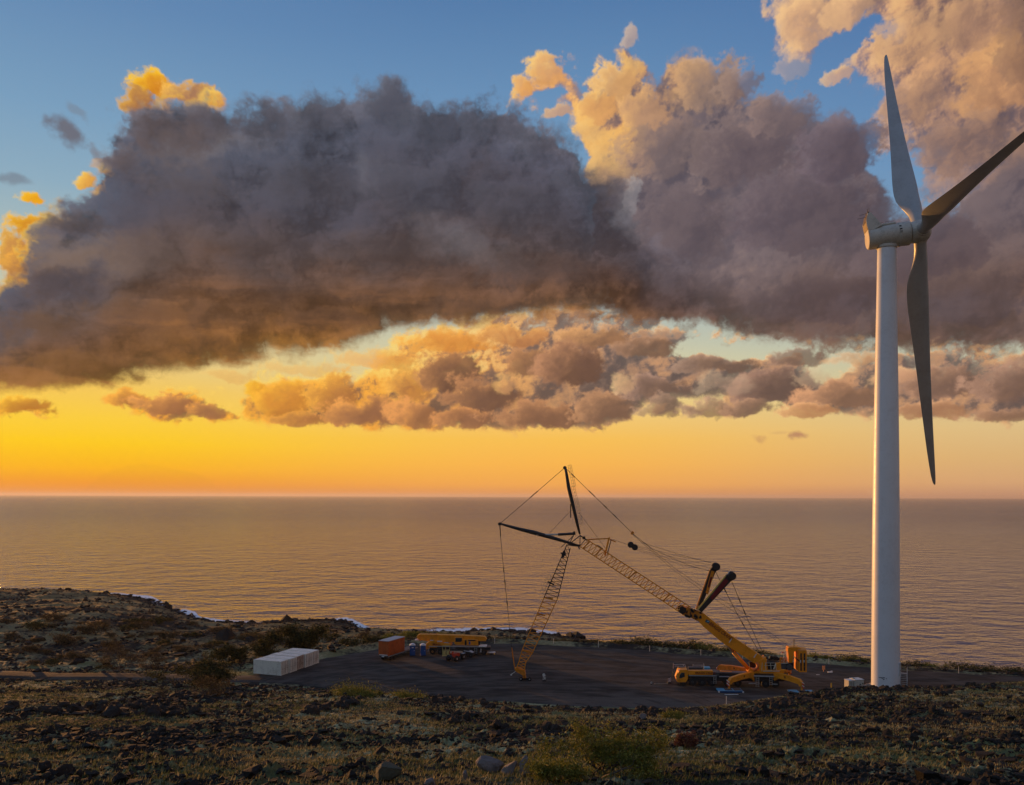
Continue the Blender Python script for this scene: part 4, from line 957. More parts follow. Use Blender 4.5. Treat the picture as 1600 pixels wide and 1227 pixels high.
# outriggers: beam, leg, striped guard, float
def outrigger(root, foot, root_h=(1.9, 1.05), tip_h=0.8, mt=M_CR, w=0.6):
    a = Vector((root[0], root[1], root[2])); b = Vector(foot)
    d = (b - a); d.z = 0; L = d.length; d.normalize(); n = d.cross(Vector((0, 0, 1))); z = Vector((0, 0, 1))
    prof = [(0, -1.35), (0.1, 0.42), (L * 0.55, 0.30), (L - 0.5, 0.02), (L, -0.45), (L + 0.08, -1.1), (L - 0.42, -1.15), (L - 0.6, -0.85), (L * 0.55, -0.62), (0.9, -0.50)]
    vs = []
    for s in (-w / 2, w / 2): vs += [a + d * x + z * y + n * s for x, y in prof]
    N = len(prof); mb = MB().add(vs, [list(range(N)), list(range(2 * N - 1, N - 1, -1))] + [[(i + 1) % N, i, i + N, (i + 1) % N + N] for i in range(N)])
    o = mb.build('outrigger', mt, cr)
    tip = a + d * (L - 0.1); 
    MB().tube([tip + z * (-0.9), Vector((tip.x, tip.y, 0.42))], 0.17, 10).build('jack_leg', mt, o)
    MB().tube([Vector((tip.x, tip.y, 0.55)), Vector((tip.x, tip.y, 0.34))], [0.14, 0.38], 10).build('foot_plate', M_DARKGREY, o)
    for k in range(4):
        c = tip + d * 0.27 + z * (-0.55 - k * 0.26)
        MB().box(c, (0.05, w + 0.06, 0.13), Matrix((d, n, z)).transposed() @ Matrix.Rotation(0.5, 3, 'X')).build('warning_stripe', M_WHITE if k % 2 == 0 else M_RED, o)
    c = a + d * (L * 0.42) + z * (-0.1) + n * (w / 2 + 0.012) * (1 if n.y < 0 else -1)
    MB().add([c + d * -0.22 + z * 0.16, c + d * 0.22 + z * 0.16, c + z * -0.22], [[0, 1, 2]]).build('triangle_mark', M_BLACK, o)
    return tip
pL = W(1139, 1076, 0); fL = Vector((0, 0, 0))
def gpt(px, py): 
    g = on_z(px, py, PAD + 0.35) - cf_.o; return Vector((g.dot(cf_.e), g.dot(cf_.n), 0))
fl = gpt(1138.5, 1077.5); fr_ = gpt(1253.5, 1080.5)
zr = W(1177, 1052.5, -1.2); zr2 = W(1210, 1053.5, -1.2)
tipL = outrigger((zr.x, -1.1, 2.35), (fl.x, fl.y, 0)); tipR = outrigger((zr2.x, -1.1, 2.35), (fr_.x, fr_.y, 0))
outrigger((zr.x - 0.5, 1.2, 2.5), (W(1122, 1045, 6.0).x, 6.0, 0), mt=M_CRD); outrigger((zr2.x + 0.5, 1.2, 2.35), (zr2.x + 4.2, 6.0, 0), mt=M_CRD)
M_CYL = mat('orange_cylinder', (0.70, 0.27, 0.06), 0.4)
MB().tube([W(1125, 1049.5, 0.2), W(1143.5, 1051, 0.2)], 0.24, 12).build('support_cylinder', M_CYL, cr)
MB().tube([W(1143.5, 1051, 0.2), W(1165, 1050.5, 0.2)], 0.14, 10).build('cylinder_rod', M_GALV, cr)
# slewing ring and platform
poly(W, [(1177, 1054.5), (1212, 1055.5), (1212, 1058), (1177, 1057)], -1.3, 1.3).build('slewing_ring', M_BLACK, cr)
poly(W, [(1186, 1044), (1192, 1030), (1197, 1030), (1199, 1047.5), (1224, 1048), (1226, 1052.6), (1187, 1052.6)], -1.35, 1.35).build('slewing_platform', M_CR, cr)
poly(W, [(1168, 1050), (1172, 1044), (1178, 1047), (1186, 1048), (1186, 1052.5), (1170, 1052.5)], -0.9, 0.9).build('cylinder_bracket', M_CR, cr)
MB().tube([W(1181, 1036, -0.9), W(1184.5, 1038, -1.0), W(1184.5, 1043, -1.0), W(1180, 1046.5, -0.9), W(1177, 1048, -0.9)], 0.26, 8).build('hose_loop', mat('hose_orange', (0.65, 0.16, 0.04), 0.5), cr, True)
poly(W, [(1170.5, 1034.5), (1180, 1035), (1180, 1043), (1172, 1043)], 0.6, 1.2).build('crane_cab_mirror', M_BLACK, cr)
# telescopic boom
boom = poly(W, [(1194, 1030), (1190, 1025.5), (1143, 993.5), (1099.5, 958.5), (1096, 958.5), (1088, 966.5), (1089.5, 969), (1099, 979.5), (1124, 1000.5), (1131, 1006), (1178, 1036.5), (1190, 1037)], -1.0, 1.0).build('telescopic_boom', M_CR, cr)
poly(W, [(1184, 1034), (1197, 1027), (1200, 1046), (1190, 1048)], -1.15, 1.15).build('boom_pivot', M_CR, cr)
for (x0, y0), (x1, y1) in (((1143.2, 998.0), (1139.2, 1004.4)), ((1182.0, 1021.6), (1178.0, 1027.6))):
    MB().bar(W(x0, y0, -1.03), W(x1, y1, -1.03), 0.07, 0.14).build('white_plate', M_WHITE, boom)
# reinforcing ribs along the boom
for f_ in (0.12, 0.27, 0.42, 0.57, 0.73):
    a = W(1190 + (1099 - 1190) * f_, 1026 + (958.5 - 1026) * f_ - 0.3, -0.95); MB().box(a + Vector((0, 0.95, 0)), (0.16, 1.7, 0.12), Matrix.Rotation(-R(-36), 3, 'Y')).build('boom_rib', M_CRD, boom)
ba = W(1104.5, 973.5, -1.03); bb = W(1137, 997.5, -1.03)
bd_ = (bb - ba).normalized(); bu = Vector((-bd_.z, 0, bd_.x)); bu = bu if bu.z > 0 else -bu
M3 = Matrix((bd_, bu, bd_.cross(bu))).transposed()
text_obj('lettering', 'BRAGG CRANE', 0.88, ba + bd_ * 0.35 - bu * 0.02, M3, M_MAROON, boom, 0.25, 0.80)
MB().box(ba - bd_ * 0.05 + bu * 0.28, (0.75, 0.5, 0.03), M3 @ Matrix.Rotation(0.12, 3, 'Z')).build('logo_patch', M_TEAL, boom)
MB().box(ba - bd_ * 0.0 + bu * 0.32 + Vector((0, -0.02, 0)), (0.4, 0.16, 0.03), M3 @ Matrix.Rotation(0.5, 3, 'Z')).build('logo_stroke', mat('logo_pale', (0.25, 0.42, 0.50), 0.5), boom)
MB().tube([W(1172, 1048, -0.1), W(1146, 1019.5, -0.1)], 0.34, 14).build('luffing_cylinder', M_CR, cr, True)
MB().tube([W(1146.5, 1020, -0.1), W(1131, 1003.5, -0.1)], 0.20, 12).build('piston_rod', M_GALV, cr, True)
# boom head, winch and clutter where the lattice begins
poly(W, [(1064, 951), (1072, 949), (1079, 950.5), (1080, 962), (1076, 965.5), (1066, 961)], -1.0, 1.0).build('lattice_adapter', M_CRD, cr)
poly(W, [(1078, 951), (1088, 955), (1098, 957), (1099, 963), (1091, 971), (1086, 969), (1076, 963)], -0.95, 0.95).build('boom_head', M_CRD, cr)
autosmooth(lathe(MB(), W(1066.5, 953.8, -1.25), Vector((0, 1, 0)), [(0, 0.62), (0.1, 0.66), (0.14, 0.40), (2.3, 0.40), (2.34, 0.66), (2.45, 0.62)], 20).build('winch_drum', M_BLACK, cr))
cl = MB()
rr_ = random.Random(5)
for k in range(26):
    px, py = 1071 + rr_.random() * 24, 951 + rr_.random() * 15
    py = min(max(py, 948 + (px - 1071) * 0.35), 962 + (px - 1071) * 0.35)
    cl.box(W(px, py, -1.1 + rr_.random() * 0.3), (0.15 + rr_.random() * .4, 0.3, 0.1 + rr_.random() * .35), Matrix.Rotation(rr_.random() * 2, 3, 'Y'))
cl.build('sheave_gear', M_BLACK, cr)
MB().tube([W(1090.5, 947, -0.9), W(1091, 952.5, -0.9)], 0.30, 8).build('lug', M_CYL, cr)
# lattice section of the main boom
def lattice(tops, bots, wn, wf, bays, m, bar=0.095, chord=0.20, name='lattice'):
    """four chords and zigzag bracing between two polylines of pixels; wn, wf half widths"""
    T = lambda u, w: W(*[np.interp(u, np.linspace(0, 1, len(tops)), [p[k] for p in tops]) for k in (0, 1)], w)
    B = lambda u, w: W(*[np.interp(u, np.linspace(0, 1, len(bots)), [p[k] for p in bots]) for k in (0, 1)], w)
    for fn in (T, B):
        for w in (wn, wf):
            MB().tube([fn(u, w) for u in np.linspace(0, 1, len(tops) * 2 - 1)], chord / 2, 6).build('chord', m, cr)
    for k in range(bays):
        u0, u1 = k / bays, (k + 1) / bays; um = (u0 + u1) / 2
        for w in (wn, wf):
            MB().bar(B(u0, w), T(um, w), bar).build('brace', m, cr); MB().bar(T(um, w), B(u1, w), bar).build('brace', m, cr)
        MB().bar(T(um, wn), T(min(um + 1 / bays, 1), wf), bar).build('brace', m, cr)
        MB().bar(B(u0, wf), B(u1, wn), bar).build('brace', m, cr)
lattice([(1080, 949.5), (917, 843)], [(1068, 960.5), (906, 854)], -1.0, 1.0, 26, M_CR)
for u in (0.02, 0.2, 0.53, 0.86, 0.97):
    x0, y0, x1, y1 = 1080 + (917 - 1080) * u, 949.5 + (843 - 949.5) * u, 1068 + (906 - 1068) * u, 960.5 + (854 - 960.5) * u
    for w in (-1.0, 1.0): MB().bar(W(x0, y0, w), W(x1, y1, w), 0.22, 0.2).build('frame_plate', M_CRD, cr)
# black head where both struts meet
M_SIL = mat('strut_black', (0.020, 0.020, 0.022), 0.55, var=0.2)
hb = MB()
for w in (-0.8, 0.8):
    hb.bar(W(906.5, 837, w), W(888, 851.5, w), 0.16).bar(W(906.5, 837, w), W(906, 853, w), 0.14).bar(W(888, 851.5, w), W(906, 854, w), 0.24).bar(W(906.5, 837, w), W(918, 845, w), 0.2)
    hb.bar(W(897.5, 834, w), W(889, 851, w), 0.15).bar(W(896, 837, w), W(876.5, 855.5, w), 0.12)
    hb.bar(W(906, 853, w), W(915, 843, w), 0.12)
for p in ((906.5, 837), (888, 851.5), (906, 853.5), (915, 843)): hb.bar(W(p[0], p[1], -0.9), W(p[0], p[1], 0.9), 0.2)
hb.box(W(912.5, 840.5, 0), (0.5, 1.8, 0.5)).bar(W(904, 854, -.8), W(905.5, 858.5, -.8), 0.2)
hb.build('strut_head', M_SIL, cr)
def strut(path, widths, name):
    for w in (-0.75, 0.75):
        pts = [W(a, b, w * (0.35 + 0.65 * k / (len(path) - 1))) for k, (a, b) in enumerate(path)]
        MB().tube(pts, [q / 8.8 / 2 for q in widths], 8).build(name, M_SIL, cr, True)
    for k in range(1, len(path) - 1):
        g = 0.35 + 0.65 * k / (len(path) - 1); MB().bar(W(*path[k], -0.75 * g), W(*path[k], 0.75 * g), 0.2).build('strut_tie', M_SIL, cr)
strut([(883, 730), (885, 740), (888.5, 762), (894, 785), (901, 815), (906, 835)], [4.0, 5, 6.5, 6.5, 5.5, 3], 'upright_strut')
strut([(780.5, 818), (790, 821), (812, 827), (835, 832.5), (858, 839), (890, 848.5), (906, 853.5)], [3.2, 3.8, 5.4, 7.0, 6, 4.2, 3.4], 'level_strut')
MB().tube([W(838, 836, -0.7), W(872, 835.4, -0.7)], 0.14, 8).build('strut_ram', M_GALV, cr); MB().tube([W(872, 835.5, -0.7), W(897, 834, -0.7)], 0.24, 8).tube([W(897, 830.5, -0.7), W(898, 836, -0.7)], 0.22, 6).build('strut_ram', M_SIL, cr)
for c in ((882.5, 731), (780.8, 819)): autosmooth(lathe(MB(), W(c[0], c[1], -0.45), Vector((0, 1, 0)), [(0, 0.32), (0.9, 0.32)], 14).build('sheave', M_SIL, cr))
MB().bar(W(891.5, 788, -.9), W(891.8, 809, -.9), 0.18).build('hanging_bar', M_SIL, cr)
# caged ladder beside the upright strut
def cage(p0, p1, wpx, n, m, gap=None):
    mb = MB(); a = Vector((p0[0], p0[1])); b = Vector((p1[0], p1[1])); d = (b - a).normalized(); nn = Vector((-d.y, d.x))
    for s in (-1, -.1, 1):
        q0 = a + nn * s * wpx / 2; q1 = b + nn * s * wpx / 2
        mb.bar(W(q0.x, q0.y, -0.5), W(q1.x, q1.y, -0.5), 0.05)
    for k in range(n + 1):
        c = a.lerp(b, k / n); q0 = c - nn * wpx / 2; q1 = c + nn * wpx / 2
        mb.tube([W(q0.x, q0.y, -0.5), W((q0.x * 1 + q1.x) / 2, (q0.y + q1.y) / 2, -0.9), W(q1.x, q1.y, -0.5)], 0.03, 4, False).bar(W(q0.x, q0.y, -0.4), W(q1.x, q1.y, -0.4), 0.045)
    return mb.build('ladder_cage', m, cr)
M_LAD = mat('ladder_alloy', (0.40, 0.30, 0.16), 0.5)
cage((890, 727), (897, 760), 5.2, 7, M_LAD); cage((895, 760), (905, 800), 5.2, 8, M_LAD); cage((905, 804), (909, 820), 5.0, 3, M_LAD)
cage((861, 900), (848, 928), 9.0, 5, M_LAD)
# hanging jib: black above, orange below
lattice([(891, 857), (871, 936)], [(886, 851), (850, 934)], -0.7, 0.7, 13, M_SIL, 0.09, 0.18)
lattice([(871, 936), (832, 1020)], [(850, 934), (816, 1016)], -0.75, 0.75, 12, M_CR, 0.09, 0.19)
lattice([(832, 1020), (821, 1036), (819, 1050)], [(816, 1016), (811, 1034), (806, 1046)], -0.7, 0.7, 6, M_CR, 0.09, 0.19)
for (x0, y0, x1, y1, m) in ((866, 914, 856, 909, M_SIL), (864, 936, 851, 934, M_CRD), (852, 962, 840, 959, M_CRD), (832, 1020, 816, 1016, M_CRD), (885, 868, 876, 864, M_SIL)):
    for w in (-0.75, 0.75): MB().bar(W(x0, y0, w), W(x1, y1, w), 0.3, 0.25).build('frame_plate', m, cr)
poly(W, [(877, 868), (880, 861), (883, 858.5), (884, 866), (879, 874)], -0.9, -0.5).build('winch_box', M_SIL, cr)
poly(W, [(804, 1045), (808, 1043.5), (820, 1049), (821, 1055), (817, 1056), (805, 1049)], -0.7, 0.7).build('jib_foot', M_CRD, cr)
poly(W, [(816, 1055), (821, 1055), (822, 1060), (817, 1060)], -0.3, 0.3).build('jib_roller_fork', M_CRD, cr)
MB().bar(W(812, 1061, 0), W(829, 1061, 0), 0.35, 0.5).build('roller_axle', M_BLACK, cr)
for px in (814, 827.5):
    c = W(px, 1061.5, -0.5); c.z = 0.34
    wheel(cr, c, 0.36, 0.3, M_WHITE)
MB().bar(W(797, 1055, -0.5), W(806, 1049, -0.5), 0.07).box(W(799, 1054.5, -0.5), (0.22, 0.2, 0.2)).build('tow_eye', M_WHITE, cr)
# pendants and ropes
def rope(pts, r=0.035, w=0.0, sag=0.0, name='pendant_rope', clamps=()):
    P = [W(a, b, w) for a, b in pts]; Q = []
    for i in range(len(P) - 1):
        for k in range(6):
            u = k / 6; q = P[i].lerp(P[i + 1], u); q = q + Vector((0, 0, -sag * 4 * u * (1 - u))); Q.append(q)
    Q.append(P[-1]); o = MB().tube(Q, r, 5).build(name, M_ROPE, cr)
    for u in clamps:
        j = u * (len(Q) - 1); i = min(int(j), len(Q) - 2); c = Q[i].lerp(Q[i + 1], j - i); d = (Q[i + 1] - Q[i]).normalized()
        MB().bar(c - d * 0.45, c + d * 0.45, 0.17).build('clamp', M_SIL, o)
for w in (-0.28, 0.28):
    rope([(780.8, 819), (882.5, 731)], 0.045, w, clamps=(0.5, 0.56))
    rope([(883, 731), (988, 833)], 0.045, w, clamps=(0.12, 0.38, 0.42, 0.6, 0.74))
rope([(781, 820), (783, 850), (789, 910), (795, 968), (801, 1030)], 0.045, 0, clamps=(0.05, 0.12, 0.42, 0.5, 0.64))
MB().bar(W(799.5, 1012, 0), W(804.5, 1046, 0), 0.16).build('pendant_bar', M_CRD, cr)
rope([(893, 797), (856, 836)], 0.03); rope([(904, 800), (935, 842), (963, 880)], 0.03); rope([(850, 845), (845, 915)], 0.022)
MB().box(W(988, 833, 0), (0.45, 0.6, 0.6), Matrix.Rotation(0.7, 3, 'Y')).build('equaliser', M_CRD, cr)
for w, p in ((-0.4, [(989, 836), (1050, 889), (1100, 925), (1165, 968), (1234, 1016)]), (0.4, [(989, 834), (1054, 888), (1104, 922), (1168, 962), (1236, 1013)]), (0.0, [(989, 835), (1020, 858), (1075, 883), (1111, 893)]), (0.3, [(1003, 848), (1060, 866), (1112, 880)])):
    rope(p, 0.030, w)
for k, y in enumerate((851, 853, 855.5, 857.5)):
    rope([(989, y), (1060, 869 + k * 4.0), (1113, 879 + k * 4.6)], 0.024, -0.5 + k * 0.3)
rope([(1122, 889), (1148, 894)], 0.03)
for w in (-0.12, 0.12):
    rope([(957, 843), (984, 852)], 0.03, w * 2)
    rope([(1118, 893), (1152, 960), (1189, 1024)], 0.05, w - 0.6, clamps=(0.22, 0.62)); rope([(1143, 908), (1168, 968), (1194, 1025)], 0.05, w + 0.6, clamps=(0.25, 0.4))
for c in ((985.5, 851.5), (992, 855.5)): autosmooth(lathe(MB(), W(c[0], c[1], -0.45), Vector((0, 1, 0)), [(0, 0.5), (0.08, 0.56), (0.82, 0.56), (0.9, 0.5)], 16).build('rope_block', M_SIL, cr))
# small orange mast on the lattice
for w in (-0.6, 0.6):
    MB().bar(W(915, 843.5, w), W(953, 841.5, w), 0.20).build('mast_stay', M_CRD, cr)
    MB().bar(W(951.5, 841.5, w), W(945, 868, w), 0.30).build('mast_leg', M_CR, cr)
MB().bar(W(955, 843, -0.6), W(949, 866, -0.6), 0.16).build('mast_leg', M_SIL, cr); MB().bar(W(952, 841, -0.8), W(952, 841, 0.8), 0.3).build('mast_pin', M_CRD, cr)
MB().bar(W(933, 852, -0.9), W(942, 857.5, -0.9), 0.3, 0.15).build('walkway_plate', M_SIL, cr); MB().bar(W(953, 843, 0), W(962, 847, 0), 0.2).build('mast_link', M_CRD, cr)
# the two guying arms with rope winches
def arm(p0, p1, q0, q1, wid, w, drum, lit=False):
    d = Vector((p1[0] - p0[0], p1[1] - p0[1])).normalized(); n = Vector((-d.y, d.x)); h = wid / 2
    c = lambda p, s, f=1.0: (p[0] + n.x * s * h * f, p[1] + n.y * s * h * f)
    a = poly(W, [c(p0, -1, .6), c(p0, 1, .6), c(p1, 1), c(p1, -1)], w - 0.45, w + 0.45).build('guying_arm', M_SIL, cr)
    pn = poly(W, [c(q0, -1, .55), c(q0, 1, .55), c(q1, 1, .62), c(q1, -1, .62)], w - 0.50, w - 0.40).build('side_panel', M_CR if not lit else M_MAROON, a)
    m0 = (q0[0] * .72 + q1[0] * .28, q0[1] * .72 + q1[1] * .28); m1 = (q0[0] * .25 + q1[0] * .75, q0[1] * .25 + q1[1] * .75)
    if not lit: poly(W, [c(m0, -1, .34), c(m0, 1, .34), c(m1, 1, .36), c(m1, -1, .36)], w - 0.53, w - 0.47).build('lettering_strip', M_MAROON, a)
    e0 = c(p0, -1, .75); e1 = c(p1, -1, 1.05)
    s = -1 if c(p0, -1)[0] < c(p0, 1)[0] else 1
    e0, e1 = c(p0, s, .8), c(p1, s, 1.1)
    MB().bar(W(e0[0], e0[1], w - .3), W(e1[0], e1[1], w - .3), 0.16, 0.3).build('edge_rail', M_CYL if not lit else mat('sunlit_edge_yellow', (0.70, 0.50, 0.12), 0.35), a)  # on the second arm, yellow colour paints the sun catching its left edge
    hd = (p1[0] + d.x * 5, p1[1] + d.y * 5)
    poly(W, [c(p1, -1, 1.1), c(p1, 1, 1.1), c(hd, 1, 1.3), c((hd[0] + d.x * 5, hd[1] + d.y * 5), 0, 1), c(hd, -1, .8)], w - 0.6, w + 0.6).build('arm_head', M_SIL, a)
    autosmooth(lathe(MB(), W(drum[0], drum[1], w - 0.75), Vector((0, 1, 0)), [(0, 0.58), (0.1, 0.70), (0.2, 0.66), (0.22, 0.45), (1.28, 0.45), (1.30, 0.66), (1.4, 0.70), (1.5, 0.58)], 22).build('winch_drum', M_SIL, a))
    return a
arm((1091, 953), (1114.5, 892), (1104.5, 928), (1114, 892.5), 8.5, 0.9, (1119.5, 886))
arm((1094, 955), (1139, 904), (1111, 936), (1136, 906), 11, -0.9, (1144.5, 900.5), True)
MB().bar(W(1141.5, 890, -1.2), W(1137, 897, -1.2), 0.1, 0.1).build('lamp_bar', M_WHITE, cr)
# superstructure: machine house, walkway rails, winches
poly(W, [(1198, 1036), (1203, 1034), (1212, 1034), (1218, 1036), (1218, 1048), (1198, 1048)], -0.8, 0.9).build('engine_house', M_BLACK, cr)
poly(W, [(1212, 1036), (1220, 1036), (1221, 1047), (1212, 1048)], -1.2, -0.5).build('oil_tank', M_CR, cr)
poly(W, [(1218, 1038), (1240, 1036), (1240, 1046), (1224, 1047)], -1.0, 1.0).build('winch_frame', M_BLACK, cr)
for c in ((1224, 1042), (1234, 1043)): autosmooth(lathe(MB(), W(c[0], c[1], -1.1), Vector((0, 1, 0)), [(0, 0.5), (0.08, 0.55), (0.12, 0.38), (2.0, 0.38), (2.1, 0.55), (2.2, 0.5)], 18).build('winch_drum', M_DARKGREY, cr))
MB().tube([W(1219.5, 1050, -1.2), W(1222, 1047, -1.2), W(1227, 1047.5, -1.2), W(1229, 1052, -1.2)], 0.18, 8).build('hose', M_CR, cr, True)
gr = MB(); M_RAIL = mat('walkway_rail', (0.62, 0.58, 0.45), 0.45)
for x in (1191, 1196, 1204, 1212): gr.bar(W(x, 1036, -1.45), W(x + (1 if x > 1191 else -1), 1049, -1.45), 0.07)
gr.bar(W(1196, 1036, -1.45), W(1212, 1036, -1.45), 0.07).bar(W(1194, 1040, -1.45), W(1212, 1040, -1.45), 0.06).bar(W(1192, 1048.8, -1.45), W(1218, 1048.8, -1.45), 0.12)
gr.bar(W(1212, 1038, -1.45), W(1209, 1046, -1.45), 0.2)
for x in (1198, 1204, 1212, 1220, 1226): gr.bar(W(x, 1026, 0.9), W(x, 1033, 0.9), 0.07)
gr.bar(W(1197, 1028.5, 0.9), W(1228, 1028.5, 0.9), 0.07).bar(W(1197, 1032, 0.9), W(1228, 1033, 0.9), 0.07)
gr.bar(W(1216, 1036.5, -0.9), W(1232, 1036.5, -0.9), 0.09)
for x, y in ((1224.5, 1019), (1229.5, 1018)): gr.bar(W(x, y, -0.8), W(x + 0.5, 1036, -0.8), 0.08)
gr.bar(W(1222, 1019.5, -0.8), W(1231, 1018.5, -0.8), 0.06).bar(W(1224.5, 1027, -0.8), W(1230, 1027, -0.8), 0.07)
gr.build('walkway_rail', M_RAIL, cr)
MB().box(W(1223, 1019.5, -0.8), (0.25, 0.25, 0.2)).build('beacon', M_RED, cr)
cl = MB()
for k in range(18): cl.box(W(1197 + rr_.random() * 20, 1026.5 + rr_.random() * 4, 0.3 + rr_.random() * 0.4), (0.2 + rr_.random() * .3, 0.4, 0.2 + rr_.random() * 0.3))
cl.build('engine_gear', M_BLACK, cr)
cl = MB()
for k in range(12): cl.box(W(1218 + rr_.random() * 10, 1027 + rr_.random() * 9, -0.4), (0.15 + rr_.random() * .25, 0.3, 0.2 + rr_.random() * 0.3))
cl.build('hydraulic_gear', M_CRD, cr)
# ballast and back frame
poly(W, [(1231, 1014), (1233, 1011.5), (1249, 1011.5), (1252, 1014), (1251, 1019), (1241, 1018), (1238, 1036), (1233, 1036)], -0.9, 0.9).build('back_frame', M_CR, cr)
def column(plan, y0, y1):
    lo = [W(p, y1, w) for p, w in plan]; hi = [W(p, y0, w) for p, w in plan]; zt = hi[0].z; zb = lo[0].z; n = len(plan)
    vs = [Vector((v.x, v.y, zb)) for v in lo] + [Vector((v.x, v.y, zt)) for v in lo]
    return MB().add(vs, [list(range(n)), list(range(2 * n - 1, n - 1, -1))] + [[(i + 1) % n, i, i + n, (i + 1) % n + n] for i in range(n)])
bal = column([(1248.6, -2.3), (1260.6, -2.2), (1258.5, 1.2), (1240.6, 1.4)], 1018.0, 1050.5).build('ballast_stack', M_CR, cr)
column([(1248.9, -2.2), (1259.8, -2.1), (1257.5, 1.0), (1241.5, 1.2)], 1016.4, 1018.0).build('top_slab', M_CRD, bal)
for x0, x1 in ((1250.6, 1253.0), (1256.0, 1258.4)):
    poly(W, [(x0, 1021), (x1, 1021), (x1, 1048.5), (x0, 1048.5)], -2.34, -2.25).build('slot', M_BLACK, bal)
for y in (1027, 1034.5, 1042): poly(W, [(1249, y), (1260, y), (1260, y + .6), (1249, y + .6)], -2.36, -2.27).build('slab_joint', M_CRD, bal)
for x in (1249.6, 1255.2): poly(W, [(x, 1032), (x + 2.2, 1032), (x + 1.6, 1036), (x + .6, 1036)], -2.40, -2.3).build('lifting_lug', M_WHITE, bal)
column([(1248.6, -2.34), (1250, -2.34), (1241, 1.45), (1240.3, 1.3)], 1031.5, 1034).build('dark_stripe', M_BLACK, bal)
MB().bar(W(1240.5, 998.5, 0), W(1240.5, 1012, 0), 0.12).bar(W(1233, 999, 0), W(1248, 999, 0), 0.02).build('antenna', M_SIL, cr)

# blue bearing mats under the near outriggers
def blue_mat(px, py, sx, label, beams):
    g = on_z(px, py, PAD)
    t_ = empty('outrigger_mat', (g.x, g.y, PAD + 0.02), cf_.rz + 0.05, label, 'outrigger mat', 'blue steel mats under the crane outriggers')
    MB().bbox((0, 0, 0.16), (sx, 2.3, 0.26), 0.04).build('mat_plate', M_BLUE, t_)
    MB().bbox((0, -1.16, 0.16), (sx * 0.98, 0.10, 0.30), 0.03).build('edge_beam', mat('mat_blue_dark', (0.015, 0.06, 0.16), 0.5), t_)
    for s in (-1, 1): MB().tube([(sx / 2 * s * 0.97, -1.25, 0.16), (sx / 2 * s * 0.97, -1.12, 0.16)], 0.16, 10).build('end_cap', M_WHITE, t_)
    for x in beams: MB().bbox((x, 0.1, 0.30), (1.3, 1.5, 0.08), 0.02).build('wood_pad', mat('timber', (0.13, 0.075, 0.05), 0.8, var=0.3, scale=4), t_)
    return t_
blue_mat(1140, 1080.5, 4.2, 'blue steel mat under the left front outrigger with a plank before it', (-0.2, 1.3))
blue_mat(1252.5, 1083.0, 4.1, 'blue steel mat under the right front outrigger beside the lava mound', (0.1,))
g = on_z(1143, 1086, PAD); tag(MB().bbox((0, 0, 0.06), (2.3, 0.22, 0.1), 0.01).build('plank', M_WHITE), 'pale plank lying before the left blue mat', 'plank').location = (g.x, g.y, PAD + 0.02)
# ------------------------------------------------------------------ white containers in a row
def corner_frame(sx, sy, sz, root, m, doors=True, seed=0, sheet=0.11):
    """steel shipping container standing on its base, door end at +x"""
    r = random.Random(seed)
    f = MB()
    for x in (-1, 1):
        for y in (-1, 1): f.box((x * (sx / 2 - .08), y * (sy / 2 - .08), sz / 2), (.16, .16, sz))
    fr_ = f.build('corner_posts', m, root); fr_['kind'] = 'stuff'
    for y in (-1, 1):
        for z in (.08, sz - .06): MB().box((0, y * (sy / 2 - .06), z), (sx - .32, .12, .12)).build('side_rail', m, root)
        mb = MB(); n = 26; L = sx - .32; v = []; fcs = []
        for i in range(n * 4 + 1):
            x = -L / 2 + L * i / (n * 4); d = (0, .035, .035, 0)[i % 4] if i < n * 4 else 0
            for z in (.14, sz - .12): v.append((x, y * (sy / 2 - .02 - d), z))
        for i in range(n * 4): fcs.append([2 * i, 2 * i + 2, 2 * i + 3, 2 * i + 1] if y < 0 else [2 * i + 1, 2 * i + 3, 2 * i + 2, 2 * i])
        mb.add(v, fcs).build('side_wall', m, root)
    MB().box((0, 0, sz - .03), (sx - .02, sy - .02, .05)).build('roof', M_ROOFC, root)
    MB().box((0, 0, .12), (sx - .3, sy - .1, .1)).build('floor', M_BLACK, root)
    MB().box((-sx / 2 + .04, 0, sz / 2), (.06, sy - .34, sz - .2)).build('end_wall', m, root)
    for s in (-1, 1):
        d = MB().bbox((sx / 2 - .05, s * (sy / 4 - .06), sz / 2), (.06, sy / 2 - .17, sz - .3), .015).build('door', m, root)
        for q in (-.28, .28):
            rod = MB().tube([(sx / 2 + .01, s * (sy / 4 - .06) + q, .22), (sx / 2 + .01, s * (sy / 4 - .06) + q, sz - .2)], .024, 6)
            rod.box((sx / 2 + .03, s * (sy / 4 - .06) + q, 1.15), (.05, .22, .05)); rod.build('lock_rod', M_RUST, d)
    MB().box((sx / 2 - .06, 0, sz - .08), (.1, sy - .32, .14)).build('door_header', m, root); MB().box((sx / 2 - .06, 0, .09), (.1, sy - .32, .12)).build('door_sill', m, root)
M_RUST = mat('rusty_steel', (0.12, 0.06, 0.035), 0.8, var=0.4, scale=6)
M_ROOFC = mat('container_roof', (0.76, 0.75, 0.66), 0.6, var=0.15, scale=0.8, dirt=(0.30, 0.24, 0.18), dirt_amt=0.5)
M_CONT = mat('container_white', (0.74, 0.75, 0.66), 0.55, var=0.10, scale=0.7, dirt=(0.20, 0.13, 0.08), dirt_amt=0.35)
M_CONT2 = mat('container_rusty_white', (0.52, 0.44, 0.36), 0.6, var=0.25, scale=1.6, dirt=(0.16, 0.08, 0.045), dirt_amt=0.75)
